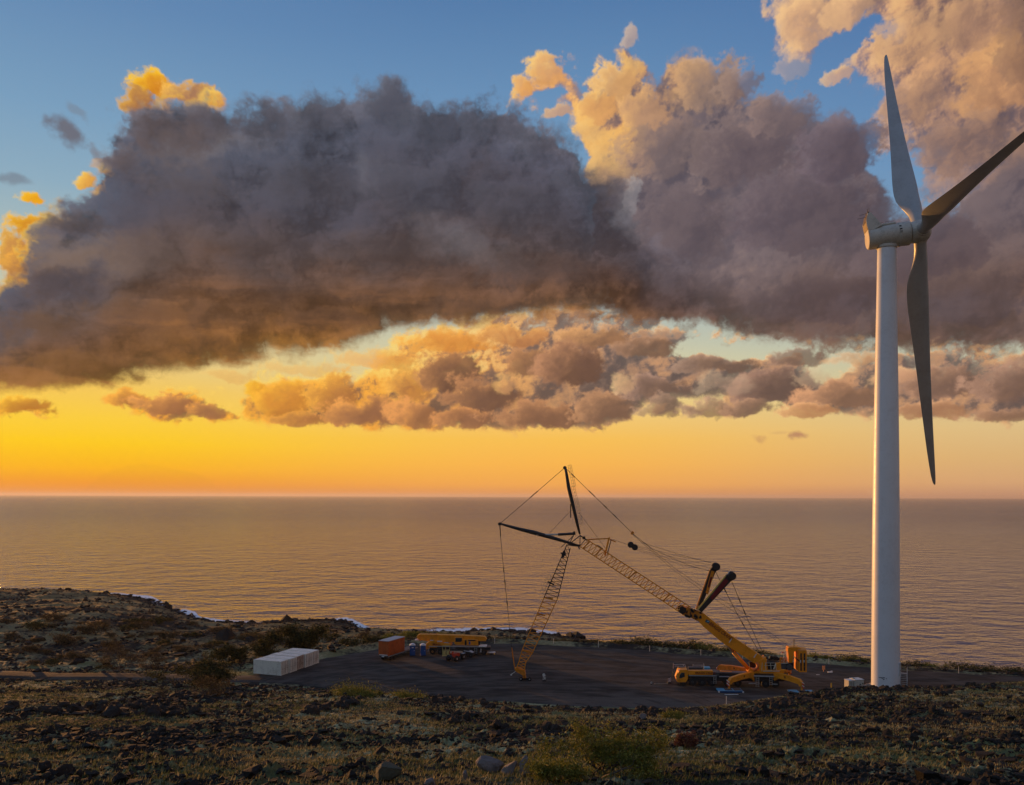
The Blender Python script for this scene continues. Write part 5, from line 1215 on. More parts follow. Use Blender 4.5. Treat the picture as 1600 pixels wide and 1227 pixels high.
# near row line: the first box shows its long side, the others step back to the right
c0 = on_z(391.5, 1054.5, PAD); c1 = on_z(440.5, 1056.5, PAD)
c1 = on_z(439.0, 1056.6, PAD); uy = Vector((.33, .944, 0)).normalized(); ux = Vector((uy.y, -uy.x, 0)); rzc = math.atan2(ux.y, ux.x)
stepv = uy * 2.66
sy_ = 2.38; joff = (0, .10, -.12, .06, -.05)
cont_labels = ['white shipping container nearest the viewer, its long side in full view', 'white container second in the row behind the nearest one', 'rust-streaked container in the middle of the white row',
               'white container fourth in the row, one short of the far end', 'white container at the far end of the row beside the dark tree']
# walls of a box stand at right angles: use the long side direction and the row direction for the offset
for i in range(5):
    base = c1 + stepv * i + ux * joff[i]
    t_ = empty('shipping_container', (0, 0, 0), rzc, cont_labels[i], 'shipping container', 'white shipping containers side by side')
    L_ = 6.06
    t_.location = base - ux * (L_ / 2) + uy * (sy_ / 2) + Vector((0, 0, 0.05))
    corner_frame(L_, sy_, 2.62, t_, M_CONT2 if i == 2 else M_CONT, seed=i)
# ------------------------------------------------------------------ orange box on a flat trailer
M_ORC = mat('orange_sheet', (0.50, 0.11, 0.025), 0.55, var=0.2, scale=1.2, dirt=(0.14, 0.04, 0.02), dirt_amt=0.4)
M_GREYR = mat('grey_roof', (0.36, 0.40, 0.44), 0.5, var=0.15)
a0_ = on_z(591, 1032, PAD); a1_ = on_z(608.5, 1034, PAD); a2_ = on_z(640, 1022, PAD)
uu = (a1_ - a0_); uu.z = 0; wT = uu.length; uu.normalize(); vv = (a2_ - a1_); vv.z = 0; vv.normalize()
vv2 = Vector((-uu.y, uu.x, 0)); vv2 = (vv2 * 0.5 + vv * 0.5).normalized(); uu2 = Vector((vv2.y, -vv2.x, 0))
rzt = math.atan2(uu2.y, uu2.x)
tr = empty('flat_trailer', (a0_ + a1_) / 2 + vv2 * 5.6, rzt, 'long flat trailer carrying an orange container at its near end', 'trailer')
MB().box((0, 0, 1.0), (2.4, 11.6, 0.22)).build('deck', M_DARKGREY, tr)
for s in (-1, 1):
    MB().box((s * 0.55, 0, 0.78), (0.16, 11.4, 0.3)).build('beam', M_BLACK, tr); MB().box((s * 1.21, 0, 1.0), (0.05, 11.6, 0.16)).build('edge_rail', M_GALV, tr)
    MB().box((s * 0.8, 4.4, 0.45), (0.12, 0.12, 0.9)).build('landing_leg', M_GALV, tr)
def wheel_x(parent, c, r=0.5, w=0.3, rm=None):
    o = autosmooth(lathe(MB(), c, Vector((1, 0, 0)), [(-w / 2, r * .7), (-w / 2, r * .94), (-w / 2 + .05, r), (w / 2 - .05, r), (w / 2, r * .94), (w / 2, r * .7)], 18).build('wheel', M_RUBBER, parent), 40)
    autosmooth(lathe(MB(), c, Vector((1, 0, 0)), [(-w / 2 - .01, r * .15), (-w / 2 + .06, r * .4), (-w / 2, r * .62), (w / 2, r * .62), (w / 2 - .06, r * .4), (w / 2 + .01, r * .15)], 14).build('rim', rm or M_DARKGREY, o))
for y in (-4.4, -3.3):
    for s in (-1, 1): wheel_x(tr, Vector((s * 1.0, y, 0.5)))
MB().box((0, 0, 0), (0.5, 0.3, 0.2)).build('tail_bar', M_WHITE, tr).location = (0, -5.85, 0.95)
oc = empty('orange_container', Vector(tr.location) + vv2 * -2.55 + Vector((0, 0, 1.12)), rzt, 'orange container with a grey roof riding on the flat trailer', 'container')
MB().bbox((0, 0, 1.45), (2.3, 6.3, 2.9), 0.04).build('body', M_ORC, oc)
for x in [-1.15 + .46 * k for k in range(6)]: MB().box((x * .96, -3.18, 1.45), (.10, .05, 2.8)).build('end_rib', M_ORC, oc)
for k in range(12): MB().box((1.17, -2.9 + k * .53, 1.45), (.05, .12, 2.8)).build('side_rib', M_ORC, oc)
MB().bbox((0, 0, 2.94), (2.42, 6.4, .10), .02).build('roof', M_GREYR, oc)
MB().box((0, -3.22, 0.12), (1.9, .06, .16)).build('rear_sill', M_WHITE, oc)
# ------------------------------------------------------------------ two portable toilets
M_PBLUE = mat('toilet_blue', (0.012, 0.075, 0.26), 0.45, var=0.15); M_PWHITE = mat('toilet_roof', (0.66, 0.70, 0.74), 0.5)
for i, (px, lb) in enumerate(((644.5, 'blue portable toilet next to the trailer'), (661, 'blue portable toilet nearer the yellow truck crane'))):
    g = on_z(px, 1024.6, PAD)
    t_ = empty('portable_toilet', g, 0.12, lb, 'portable toilet', 'blue portable toilets behind the trailer')
    MB().bbox((0, 0, 1.15), (1.12, 1.15, 2.1), .05).build('cabin', M_PBLUE, t_)
    autosmooth(MB().prism([(-.62, 2.18), (-.60, 2.26), (-.3, 2.46), (0, 2.52), (.3, 2.46), (.60, 2.26), (.62, 2.18)], 1.26).build('roof', M_PWHITE, t_))
    d = MB().bbox((0, -.59, 1.12), (.86, .05, 1.86), .02).build('door', M_PBLUE, t_); MB().box((.34, -.63, 1.15), (.08, .04, .14)).build('handle', M_WHITE, d)
    for z in (.4, 1.6): MB().box((0, -.62, z), (.7, .02, .05)).build('door_rib', M_PBLUE, d)
    if i == 0: MB().box((0.05, -.625, 1.78), (.42, .02, .16)).build('notice', M_WHITE, d)
    MB().box((0, 0, .06), (1.2, 1.25, .12)).build('skid', M_BLACK, t_)
# ------------------------------------------------------------------ the second crane, boom stowed
T = PF(715, 180.5, 660, 180.8); tcn = empty('truck_crane', T.o, T.rz, 'yellow truck crane with its telescopic boom stowed level, parked at the seaward edge', 'crane')
M_YC = mat('crane_yellow', (0.76, 0.28, 0.014), 0.45, var=0.2, scale=.9, dirt=(0.18, 0.08, 0.02), dirt_amt=0.4)
def tp(pts, w0, w1): return poly(T, pts, w0, w1)
b1 = tp([(651.5, 994), (655, 991.5), (722, 993.2), (722, 1003.5), (690, 1003.5), (662, 1001.5), (656, 1000), (652, 998)], -.75, .75).build('telescopic_boom', M_YC, tcn)
tp([(722, 993), (757, 995), (760.5, 999), (759, 1002), (748, 1002), (722, 1003)], -.7, .7).build('boom_base', M_YC, tcn)
for x in (656, 665, 671, 681): tp([(x, 991.3), (x + 1.3, 991.4), (x + 1.3, 1002.2), (x, 1002.0)], -.8, .8).build('boom_collar', M_CRD, tcn)
tp([(648, 999.5), (654, 998.5), (655, 1000.8), (649, 1001.5)], -.4, .4).build('hook_block', M_WHITE, tcn)
tp([(665, 1007), (671, 1002), (683, 1001.5), (683, 1012), (668, 1012), (665, 1010)], -1.3, -.2).build('carrier_cab', M_YC, tcn)
tp([(672, 1001.2), (676.5, 1001.2), (677, 1000.8), (672, 1001)], -1.3, .8).build('cab_roof_plate', M_WHITE, tcn)
tp([(671, 1004.5), (692, 1004.8), (705, 1006), (705, 1009.3), (671, 1009)], -1.3, 1.2).build('deck_cover', M_YC, tcn)
s_ = T(676, 1008.4, -1.34); text_obj('lettering', 'BRAGG', 0.5, s_, Matrix(((1, 0, 0), (0, 0, -1), (0, 1, 0))), M_MAROON, tcn, .2)
tp([(683, 1001.8), (691, 1001.8), (690.5, 1003.2), (683, 1003.2)], -1.0, -.3).build('white_box', M_WHITE, tcn)
tp([(670, 1009.6), (755, 1010.6), (755, 1011.8), (670, 1010.9)], -1.34, -1.2).build('side_rail', M_GALV, tcn)
tp([(668, 1010.5), (766, 1011.5), (766, 1016), (670, 1016)], -1.2, 1.2).build('chassis', M_BLACK, tcn)
cb = tp([(710, 996), (722, 996), (723, 1001), (722, 1008), (712, 1008), (710, 1006)], -1.35, -.45).build('crane_cab', M_YC, tcn)
tp([(711.5, 997), (721.5, 997), (722, 1001.5), (720, 1003.4), (711.5, 1003.4)], -1.39, -1.3).build('window', M_GLASS, cb)
en = tp([(722, 999.5), (745, 999.5), (747, 1002), (747, 1008.5), (722, 1008)], -1.2, 1.1).build('engine_house', M_YC, tcn)
tp([(726, 1000.5), (729, 1000.5), (729, 1008), (726, 1008)], -1.25, -1.1).build('gap_shadow_panel', M_BLACK, en)
tp([(731.5, 1000), (743, 1000), (743, 1002), (731.5, 1001.8)], -1.25, -1.1).build('grille', M_BLACK, en)
tp([(732.5, 1002.5), (735, 1002.5), (735, 1007.5), (732.5, 1007.5)], -1.25, -1.1).build('blue_panel', M_PBLUE, en)
tp([(747, 997), (750, 997), (750, 1008), (747, 1008)], -.6, .6).build('ballast', M_BLACK, tcn)
tp([(748, 1009.6), (760, 1010), (760, 1011.6), (748, 1011)], -1.25, 1.0).build('rear_deck_plate', M_WHITE, tcn)
tp([(663.5, 1012), (668, 1009.5), (672, 1011.5), (670, 1015), (665.5, 1015)], -1.3, -.6).build('front_bumper', M_CYL, tcn)
MB().bar(T(671, 1013, -1.4), T(668.5, 1018, -1.4), .12).build('mirror_arm', M_GALV, tcn)
M_RIMO = mat('orange_rim', (0.60, 0.24, 0.03), 0.5)
for px in (676, 688, 706, 718, 733, 743, 756):
    c = T(px, 1017, -1.1); c.z = .66
    wheel(tcn, c, .66, .5, M_RIMO if px == 676 else M_DARKGREY); wheel(tcn, c + Vector((0, 2.2, 0)), .66, .5)
ladder(tcn, T, 743.2, 1012, 1022, -1.6, .55, 4)
for k in range(3): MB().box(T(751.5, 1014.5 + k * 2, -1.45), (.14, .05, .2)).build('warning_mark', M_WHITE, tcn)
MB().tube([T(690, 1008, -.9), T(694, 1004.6, -.9), T(700, 1004.6, -.9), T(704, 1008, -.9)], .12, 6).build('hose', M_GALV, tcn, True)
# man basket
g = on_z(697, 1024.8, PAD); bk = empty('man_basket', g, 0.1, 'pale yellow man basket with open rails standing before the truck crane', 'man basket')
M_BY = mat('basket_yellow', (0.58, 0.46, 0.16), 0.5, var=.2)
for x in (-.75, -.1, .75):
    for y in (-.4, .4): MB().bar((x, y, .0), (x, y, 2.15), .07).build('post', M_BY, bk)
for z in (1.15, 2.15):
    for y in (-.4, .4): MB().bar((-.78, y, z), (.78, y, z), .07).build('rail', M_BY, bk)
for x in (-.43, .33): MB().box((x, -.42, .62), (.52, .03, .85)).build('mesh_panel', M_BY, bk)
MB().box((0, 0, .06), (1.6, .9, .1)).build('floor', M_BY, bk)
# telehandler, seen from its left front
g = on_z(712, 1032.0, PAD); th = empty('telehandler', g, R(62), 'small telehandler with a pale boom and a red engine cover, parked before the truck crane', 'telehandler')
M_TBODY = mat('telehandler_cream', (0.46, 0.42, 0.33), 0.5, var=.2); M_TRED = mat('telehandler_red', (0.50, 0.05, 0.02), 0.45)
for x in (-1.3, 1.35):
    for y in (-.95, .95): wheel(th, Vector((x, y, .62)), .62, .42, M_WHITE)
MB().bbox((0, 0, .95), (3.9, 1.3, .5), .08).build('chassis', M_BLACK, th)
MB().prism([(-1.9, 1.0), (.1, 1.0), (.1, 1.55), (-.6, 1.75), (-1.9, 1.65)], .62, off=(0, -.62, 0)).build('engine_cover', M_TRED, th)
cbn = MB().prism([(-.5, 1.0), (1.0, 1.0), (.95, 1.5), (.55, 2.45), (-.45, 2.45)], .80, off=(0, .62, 0)).build('cab', M_BLACK, th)
MB().prism([(-.35, 1.5), (.8, 1.5), (.48, 2.35), (-.35, 2.35)], .84, off=(0, .62, 0)).build('window', M_GLASS, cbn)
MB().bar((-1.9, -.05, 2.0), (2.2, -.05, 1.35), .34, .42).build('boom', M_TBODY, th); MB().bar((2.1, -.05, 1.4), (2.9, -.05, .75), .3, .3).build('boom_nose', M_TBODY, th)
MB().box((2.95, 0, .62), (.1, 1.2, .6)).build('fork_carriage', M_BLACK, th)
for y in (-.4, .4): MB().box((3.5, y, .34), (1.1, .12, .06)).build('fork', M_DARKGREY, th)
MB().prism([(-1.9, 1.55), (-1.2, 1.6), (-1.3, 2.1), (-1.9, 2.1)], .6).build('boom_pivot', M_TRED, th)
for y in (-1.0, 1.0): MB().box((1.35, y, 1.32), (1.1, .5, .06)).build('mudguard', M_GREYR, th)
# dark small loader / light tower group right of it
g = on_z(733, 1026.5, PAD); lt = empty('skid_loader', g, R(-20), 'small black loader with a pale hood between the telehandler and the ladder', 'loader')
for x in (-.7, .7):
    for y in (-.7, .7): wheel(lt, Vector((x, y, .42)), .42, .3)
MB().prism([(-1.1, .4), (1.1, .4), (1.1, .9), (.3, 1.1), (-1.1, 1.2)], 1.1).build('body', M_BLACK, lt)
MB().prism([(-1.0, 1.22), (.35, 1.12), (.9, .95), (.85, 1.05), (.3, 1.30), (-1.0, 1.36)], 1.0).build('hood', mat('hood_white', (.5, .5, .5), .4), lt)
MB().prism([(-.9, 1.3), (.1, 1.25), (0, 1.95), (-.8, 1.95)], .9).build('roll_cage', M_BLACK, lt)
# white pallet stack
g = on_z(767, 1022.5, PAD); plt = empty('pallet_stack', g, .1, 'low white-topped pallet lying right of the truck crane', 'pallet')
MB().box((0, 0, .42), (1.9, 1.1, .1)).build('top_sheet', M_WHITE, plt)
for x in (-.8, 0, .8): MB().box((x, 0, .2), (.14, 1.1, .36)).build('skid', M_BLACK, plt)
# ------------------------------------------------------------------ generator cabinet beside the tower
g = on_z(1336, 1081.5, PAD); D_ = at(1336, 1070, 143); 
gen = empty('transformer_cabinet', (at(1335, 1070, 148).x, 148, PAD), R(14), 'pale grey transformer cabinet beside the foot of the wind turbine', 'cabinet')
M_CAB = mat('cabinet_cream', (0.50, 0.50, 0.43), 0.55, var=.15, dirt=(.25, .20, .14))
MB().bbox((0.45, 0, .95), (1.7, 1.6, 1.75), .04).build('housing', M_CAB, gen)
MB().bbox((-0.95, .1, .90), (1.1, 1.3, 1.60), .04).build('side_housing', M_CAB, gen)
MB().bbox((.45, 0, 1.86), (1.82, 1.7, .10), .03).build('lid', M_WHITE, gen); MB().bbox((-.95, .1, 1.76), (1.2, 1.4, .09), .03).build('lid', M_WHITE, gen)
for x in (-1.25, -.95, -.65): MB().box((x, -.57, .95), (.05, .04, 1.3)).build('cooling_fin', M_BLACK, gen)
MB().box((.55, -.82, 1.05), (.22, .03, .24), Matrix.Rotation(.6, 3, 'Y')).build('warning_sign', M_BLACK, gen); MB().box((1.05, -.82, 1.2), (.16, .03, .2)).build('warning_sign', M_BLACK, gen)
MB().box((-.3, -.1, 1.98), (.5, .4, .16)).build('vent_cap', M_CAB, gen)
MB().box((0, 0, .05), (3.3, 1.9, .14)).build('base_slab', mat('slab_concrete', (.25, .23, .2), .9), gen)
# ------------------------------------------------------------------ small things on the pad
def post(px, py, h, col, label, group=None, r=.05, z=PAD, name='marker_post', cat='post'):
    g = on_z(px, py, z); o = MB().tube([(0, 0, -.3), (0, 0, h)], r, 8).build(name, col); o.location = (g.x, g.y, z); return tag(o, label, cat, group)
M_PW = mat('post_white', (.55, .53, .48), .6); M_PYEL = mat('post_yellow', (.60, .36, .03), .5)
post(1135, 1104, 1.65, M_PW, 'thin white post at the near edge of the gravel, below the blue mat', r=.07)
post(1299, 1081, 1.5, M_PYEL, 'yellow bollard between the crane and the transformer cabinet', r=.11, name='bollard', cat='bollard')
for px, py, lb in ((1095, 1024, 'behind the deck boxes of the big crane'), (865, 1006, 'just right of the hanging jib'), (773, 1005, 'just right of the yellow truck crane'), (935, 1011, 'under the lattice boom'),
                   (1015, 1018, 'left of the big crane cab'), (1295, 1038, 'right of the ballast stack'), (1498, 1052, 'right of the turbine tower'), (1160, 1029, 'under the telescopic boom')):
    post(px, py, 1.25, M_PW, 'slim pale post on the seaward rim ' + lb, 'pale posts along the seaward rim', r=.055)
g = on_z(1287, 1049.5, PAD); o = MB().bbox((0, 0, .75), (.55, .06, .75), .01).bar((0, .05, 0), (0, .05, .6), .08).build('sign_board', mat('sign_orange', (.70, .28, .12), .5)); o.location = (g.x, g.y, PAD); tag(o, 'small orange sign board standing alone right of the ballast stack', 'sign')
g = on_z(1297, 1051.5, PAD); o = MB().bbox((0, 0, .12), (.9, .4, .22), .06).box((.3, 0, .3), (.3, .25, .15)).build('sandbag_pile', M_WHITE); o.location = (g.x, g.y, PAD); tag(o, 'low white bundle on the gravel beside the orange sign board', 'sandbags')
g = on_z(1278, 1055, PAD); o = MB().box((0, 0, .05), (.6, .2, .06)).build('white_scrap', M_WHITE); o.location = (g.x, g.y, PAD + .02); tag(o, 'small white scrap lying between the ballast stack and the sign', 'scrap')
# chequered blocks on wheels
M_CHK = M_WHITE
def chequer(px, py, label, bars=True, ball=False):
    g = on_z(px, py, PAD); t_ = empty('hazard_plate', g, 0, label, 'hazard plate')
    MB().box((0, 0, .55), (.62, .06, .72)).build('plate', M_BLACK, t_)
    for k in range(3):
        MB().add([(-.30, -.04, .25 + k * .24), (-.30, -.04, .37 + k * .24), (.30, -.04, .55 + k * .24 - .0), (.30, -.04, .43 + k * .24)], [[0, 3, 2, 1]]).build('white_stripe', M_WHITE, t_)
    MB().add([(-.2, -.045, .85), (-.08, -.045, .85), (.25, -.045, .30), (.13, -.045, .30)], [[0, 3, 2, 1]]).build('white_stripe', M_WHITE, t_)
    MB().box((0, .25, .08), (.7, .6, .14)).build('foot', M_BLACK, t_)
    if ball:
        autosmooth(lathe(MB(), Vector((-.1, -.1, 1.15)), Vector((0, 1, 0)), [(-.05, .05), (-.04, .26), (.04, .26), (.05, .05)], 16).build('round_mirror', M_WHITE, t_))
        MB().tube([(-.1, .1, .1), (-.1, .1, 1.4)], .04, 6).tube([(-.5, 0, .9), (-.3, 0, 1.3), (.1, 0, 1.4)], .04, 6).build('bracket', M_BLACK, t_)
    return t_
chequer(850.5, 1064.5, 'black and white striped hazard plate under a round disc, right of the jib rollers', ball=True)
chequer(1046, 1068, 'black and white striped hazard plate just left of the crane cab')
chequer(1017.5, 1070, 'small striped hazard plate at the left end of the pale rail').scale = (.55, .55, .55)
g = on_z(1033, 1070, PAD); o = MB().box((0, 0, .12), (2.4, .12, .1)).build('pale_rail', mat('rail_beige', (.30, .26, .20), .6)); o.location = (g.x, g.y, PAD + .02); tag(o, 'pale rail lying on the gravel between the two striped plates', 'rail')
# ------------------------------------------------------------------ where a sight line meets the ground
def hit(px, py, d0=14.0, d1=520.0):
    D = np.exp(np.linspace(math.log(d0), math.log(d1), 700)); x, y = unroll(px, py)
    X_ = x / F * D; Z_ = CAMZ - y / F * D; h = height(X_, D)
    i = int(np.argmax(Z_ <= h)); i = i if (Z_ <= h).any() else len(D) - 1
    return Vector((X_[i], D[i], h[i]))
def leaf_mat(name, c0, c1, c2):
    m = bpy.data.materials.new(name); m.use_nodes = True; t = m.node_tree; t.nodes.clear(); S.nt = t
    o = t.nodes.new('ShaderNodeOutputMaterial'); b = t.nodes.new('ShaderNodeBsdfPrincipled'); g = t.nodes.new('ShaderNodeNewGeometry')
    tr_ = t.nodes.new('ShaderNodeBsdfTranslucent'); ms_ = t.nodes.new('ShaderNodeMixShader'); ms_.inputs[0].default_value = 0.30
    rnd = S(g.outputs['Random Per Island']); tc_ = t.nodes.new('ShaderNodeTexCoord')
    n = noise(tc_.outputs['Object'], 0.9, 4, 0.6)
    col = mix(sstep(rnd * 0.6 + n * 0.5, 0.35, 0.75), tuple(c0) + (1,), tuple(c1) + (1,)); col = mix(sstep(rnd, 0.86, 0.92), col, tuple(c2) + (1,))
    t.links.new(col.v, b.inputs['Base Color']); t.links.new(col.v, tr_.inputs[0]); b.inputs['Roughness'].default_value = 0.7; b.inputs['Specular IOR Level'].default_value = 0.2
    t.links.new(b.outputs[0], ms_.inputs[1]); t.links.new(tr_.outputs[0], ms_.inputs[2]); t.links.new(ms_.outputs[0], o.inputs[0]); return m
M_LF_Y = leaf_mat('leaf_yellow_green', (0.085, 0.100, 0.016), (0.230, 0.225, 0.035), (0.34, 0.30, 0.09))
M_LF_D = leaf_mat('leaf_dark_olive', (0.018, 0.024, 0.008), (0.070, 0.072, 0.020), (0.13, 0.11, 0.035))
M_LF_B = leaf_mat('leaf_dry_brown', (0.045, 0.036, 0.018), (0.110, 0.086, 0.040), (0.16, 0.12, 0.06))
M_LF_R = leaf_mat('grass_reddish', (0.09, 0.035, 0.025), (0.16, 0.07, 0.05), (0.2, 0.12, 0.08))
M_BARK = mat('grey_bark', (0.085, 0.068, 0.055), 0.85, var=0.3, scale=5)
def grow(rng, w, h, lean=0.0, n_main=5, levels=3, spread=1.0, r0=0.06, trunk=0.12):
    """branching limbs: returns (segments [(pts, radii)], tips)"""
    segs = []; tips = []
    def rec(p, d, L, r, lv):
        pts = [p]; q = p.copy(); dd = d.copy()
        for k in range(4):
            dd = (dd + Vector((rng.uniform(-.28, .28) + lean * .06, rng.uniform(-.28, .28), rng.uniform(-.12, .16)))).normalized()
            q = q + dd * (L / 4); pts.append(q.copy())
        segs.append((pts, [r * (1 - .13 * k) for k in range(5)]))
        if lv == 0: tips.append((q, dd)); return
        for k in range(rng.choice((2, 3, 3))):
            a = pts[rng.choice((2, 3, 4))]; nd = (dd + Vector((rng.uniform(-1, 1) * spread + lean * .3, rng.uniform(-1, 1) * spread, rng.uniform(-.35, .45)))).normalized()
            rec(a, nd, L * rng.uniform(.55, .8), r * .58, lv - 1)
        tips.append((q, dd))
    base = Vector((0, 0, -0.1))
    for k in range(n_main):
        a = rng.uniform(0, 2 * math.pi); d = Vector((math.cos(a) * .8 + lean * .3, math.sin(a) * .8, rng.uniform(.5, 1.1))).normalized()
        rec(base + Vector((math.cos(a), math.sin(a), 0)) * trunk, d, 1.0, r0, levels)
    ex = max(abs(t[0].x) for t in tips); ez = max(t[0].z for t in tips); ey = max(abs(t[0].y) for t in tips)
    kx, ky, kz = w / 2 / ex, w / 2 * .8 / ey, h / ez
    mx = (max(t[0].x for t in tips) + min(t[0].x for t in tips)) / 2; wx_ = (max(t[0].x for t in tips) - min(t[0].x for t in tips)) / 2; kx = w / 2 / wx_
    sc_ = lambda v: Vector(((v.x - mx * min(max(v.z / ez, 0), 1) * .9) * kx, v.y * ky, max(v.z, -.1) * kz))
    return [([sc_(p) for p in s[0]], s[1]) for s in segs], [(sc_(t[0]), t[1]) for t in tips]
def leaves(rng, pts, n, size, clump, hmin=0.05):
    """n leaf triangles gathered in clumps round the points"""
    P = np.array([tuple(p) for p in pts]); r = np.random.RandomState(rng.randint(0, 99999))
    idx = r.randint(0, len(P), n); c = P[idx] + r.normal(0, 1, (n, 3)) * np.array([clump, clump, clump * .6]) * (0.35 + r.rand(len(P))[idx][:, None])
    c[:, 2] = np.maximum(c[:, 2], hmin)
    d = r.normal(0, 1, (n, 3)); d /= np.linalg.norm(d, axis=1)[:, None]; e = np.cross(d, r.normal(0, 1, (n, 3))); e /= np.linalg.norm(e, axis=1)[:, None]
    s = size * (0.5 + r.rand(n))[:, None]
    v = np.stack([c - d * s, c + d * s, c + e * s * .55], 1).reshape(-1, 3)
    return v, np.arange(3 * n).reshape(-1, 3)
def shrub(name, loc, w, h, nleaf, lsize, ml, seed, label, cat, group=None, lean=0.0, clump=None, levels=3, n_main=5, r0=0.05, below=True):
    rng = random.Random(seed); root = empty(name, loc, 0, label, cat, group)
    segs, tips = grow(rng, w, h, lean, n_main, levels, r0=r0)
    mb = MB()
    for p, r in segs: mb.tube(p, r, 4, False)
    mb.build('branches', M_BARK, root)['kind'] = 'stuff'
    pts = [t[0] for t in tips]
    for s in segs: pts += [s[0][3], s[0][4]]
    v, f = leaves(rng, pts, nleaf, lsize, clump or w * .05)
    fo_ = mesh_obj('foliage', v, f, ml, root); fo_['kind'] = 'stuff'
    return root
def put(name, px, py, wpx, hpx, nleaf, lpx, ml, seed, label, cat='shrub', **k):
    """a plant whose foot stands where the sight line at (px, py) meets the ground"""
    g = hit(px, py); s = g.y / F
    return shrub(name, g - Vector((0, 0, .05)), wpx * s, hpx * s, int(nleaf * 1.5), max(lpx * s, .03), ml, seed, label, cat, **k)
put('wind_bent_bush', 935, 1216, 216, 78, 10500, 2.6, M_LF_Y, 3, 'large yellow-green bush in the near foreground right of the pale boulders', 'bush', lean=.5, clump=.16, levels=4, n_main=7, r0=.05)
put('wind_bent_bush', 868, 1226, 84, 40, 3600, 2.6, M_LF_Y, 13, 'small yellow-green bush at the bottom edge beside the large one', 'bush', clump=.16, n_main=5, r0=.02)
put('dark_tree', 462, 1022, 96, 46, 9000, 2.0, M_LF_D, 4, 'dense dark tree standing behind the row of white containers', 'tree', lean=-.4, clump=.8, levels=3, n_main=7, r0=.16)
put('olive_bush', 352, 1036, 66, 28, 3200, 1.9, M_LF_D, 5, 'olive bush on the left of the container row, behind the road', 'bush', lean=.4, clump=.5, n_main=5, r0=.1)
put('olive_bush', 297, 1072, 110, 36, 7500, 1.9, M_LF_D, 6, 'wide windswept bush overhanging the dirt road', 'bush', lean=.9, clump=.6, levels=3, n_main=6, r0=.12)
put('olive_bush', 322, 1090, 50, 28, 1500, 1.4, M_LF_B, 7, 'thin brownish bush on a bare stem in front of the windswept one', 'bush', lean=.7, clump=.6, n_main=3, r0=.08)
put('bare_tree', 184, 1050, 62, 38, 1800, 1.2, M_LF_B, 8, 'almost bare spreading tree beyond the road at the left', 'tree', lean=.4, clump=.7, levels=4, n_main=4, r0=.11)
put('bare_tree', 236, 1046, 46, 26, 900, 1.2, M_LF_B, 9, 'low bare bush right of the spreading tree', 'bush', lean=.6, clump=.6, levels=3, n_main=4, r0=.08)
put('dead_stub', 253, 1096, 9, 16, 120, 1.0, M_LF_B, 10, 'small dead stub in the grass below the road', 'shrub', clump=.12, levels=2, n_main=3, r0=.06)
put('green_mound', 560, 1090, 70, 15, 3600, 1.4, M_LF_Y, 11, 'low green mound of growth at the near edge of the pad', 'shrub', clump=.8, levels=2, n_main=8, r0=.03)
put('green_mound', 640, 1092, 38, 9, 1400, 1.4, M_LF_Y, 12, 'small green tussock right of the low green mound', 'shrub', clump=.6, levels=2, n_main=6, r0=.03)
put('reddish_tuft', 1072, 1172, 34, 26, 1500, 2.0, M_LF_R, 14, 'tuft of reddish dry grass right of the large foreground bush', 'grass tuft', clump=.10, levels=2, n_main=8, r0=.01, lean=.6)
put('green_mound', 1052, 1123, 34, 9, 900, 1.6, M_LF_Y, 15, 'small olive tuft in the dark rubble below the pad edge', 'shrub', clump=.35, levels=2, n_main=6, r0=.02)
put('dead_branch', 845, 1166, 8, 26, 40, 1.0, M_LF_B, 16, 'thin dead twig standing up behind the large foreground bush', 'twig', clump=.05, levels=1, n_main=2, r0=.03)
# low brush on the slopes towards the sea: a few grown forms, copied
rng = random.Random(21); forms = []
for k in range(5):
    forms.append(shrub('low_brush', (0, 0, -200), 6.0, 1.9, 1500, .20, (M_LF_B, M_LF_B, M_LF_D, M_LF_B, M_LF_D)[k], 40 + k, 'low round brush on the rough slope between the road and the sea', 'shrub', 'low brush on the seaward slope', clump=.45, levels=2, n_main=7, r0=.06))
spots = [(95, 1008, 48), (145, 992, 52), (40, 1020, 40), (60, 985, 44), (222, 984, 40), (262, 1000, 44), (120, 1030, 36), (20, 1000, 34), (300, 996, 30), (170, 1012, 34), (245, 1022, 30), (285, 1020, 34), (330, 1010, 30), (385, 1000, 40), (410, 1012, 36), (440, 992, 36), (520, 1000, 34), (550, 1008, 40), (500, 992, 30), (570, 998, 30), (345, 990, 34), (300, 978, 24)]
while len(spots) < 58:
    px = rng.uniform(0, 420); py = rng.uniform(968, 1046); spots.append((px, py, rng.uniform(16, 34)))
used = set()
for px, py, wpx in spots:
    g = hit(px, py)
    if float(poly_sd(np.array([g.x]), np.array([g.y]), pad_poly)[0]) < 3 or float(road_dist(np.array([g.x]), np.array([g.y]))[0]) < 3.5: continue
    k = rng.randrange(5)
    o = forms[k] if k not in used else copy_tree(forms[k]); used.add(k)
    s = wpx * g.y / F / 6.0; o.location = (g.x, g.y, g.z - .1); o.rotation_euler = (0, 0, rng.uniform(0, 6.3)); o.scale = (s, s, s * rng.uniform(.75, 1.1))
    where = 'at the far left edge' if px < 90 else 'behind the almost bare tree' if px < 200 else 'behind the windswept bush' if px < 300 else 'between the olive bush and the shore' if px < 400 else 'between the containers and the sea'
    band = 'close to the road' if g.y < 200 else 'halfway down to the water' if g.y < 270 else 'low down near the water'
    o['label'] = ('broad ' if wpx > 32 else 'small ') + 'round brush ' + where + ', ' + band; o['group'] = 'low brush ' + where
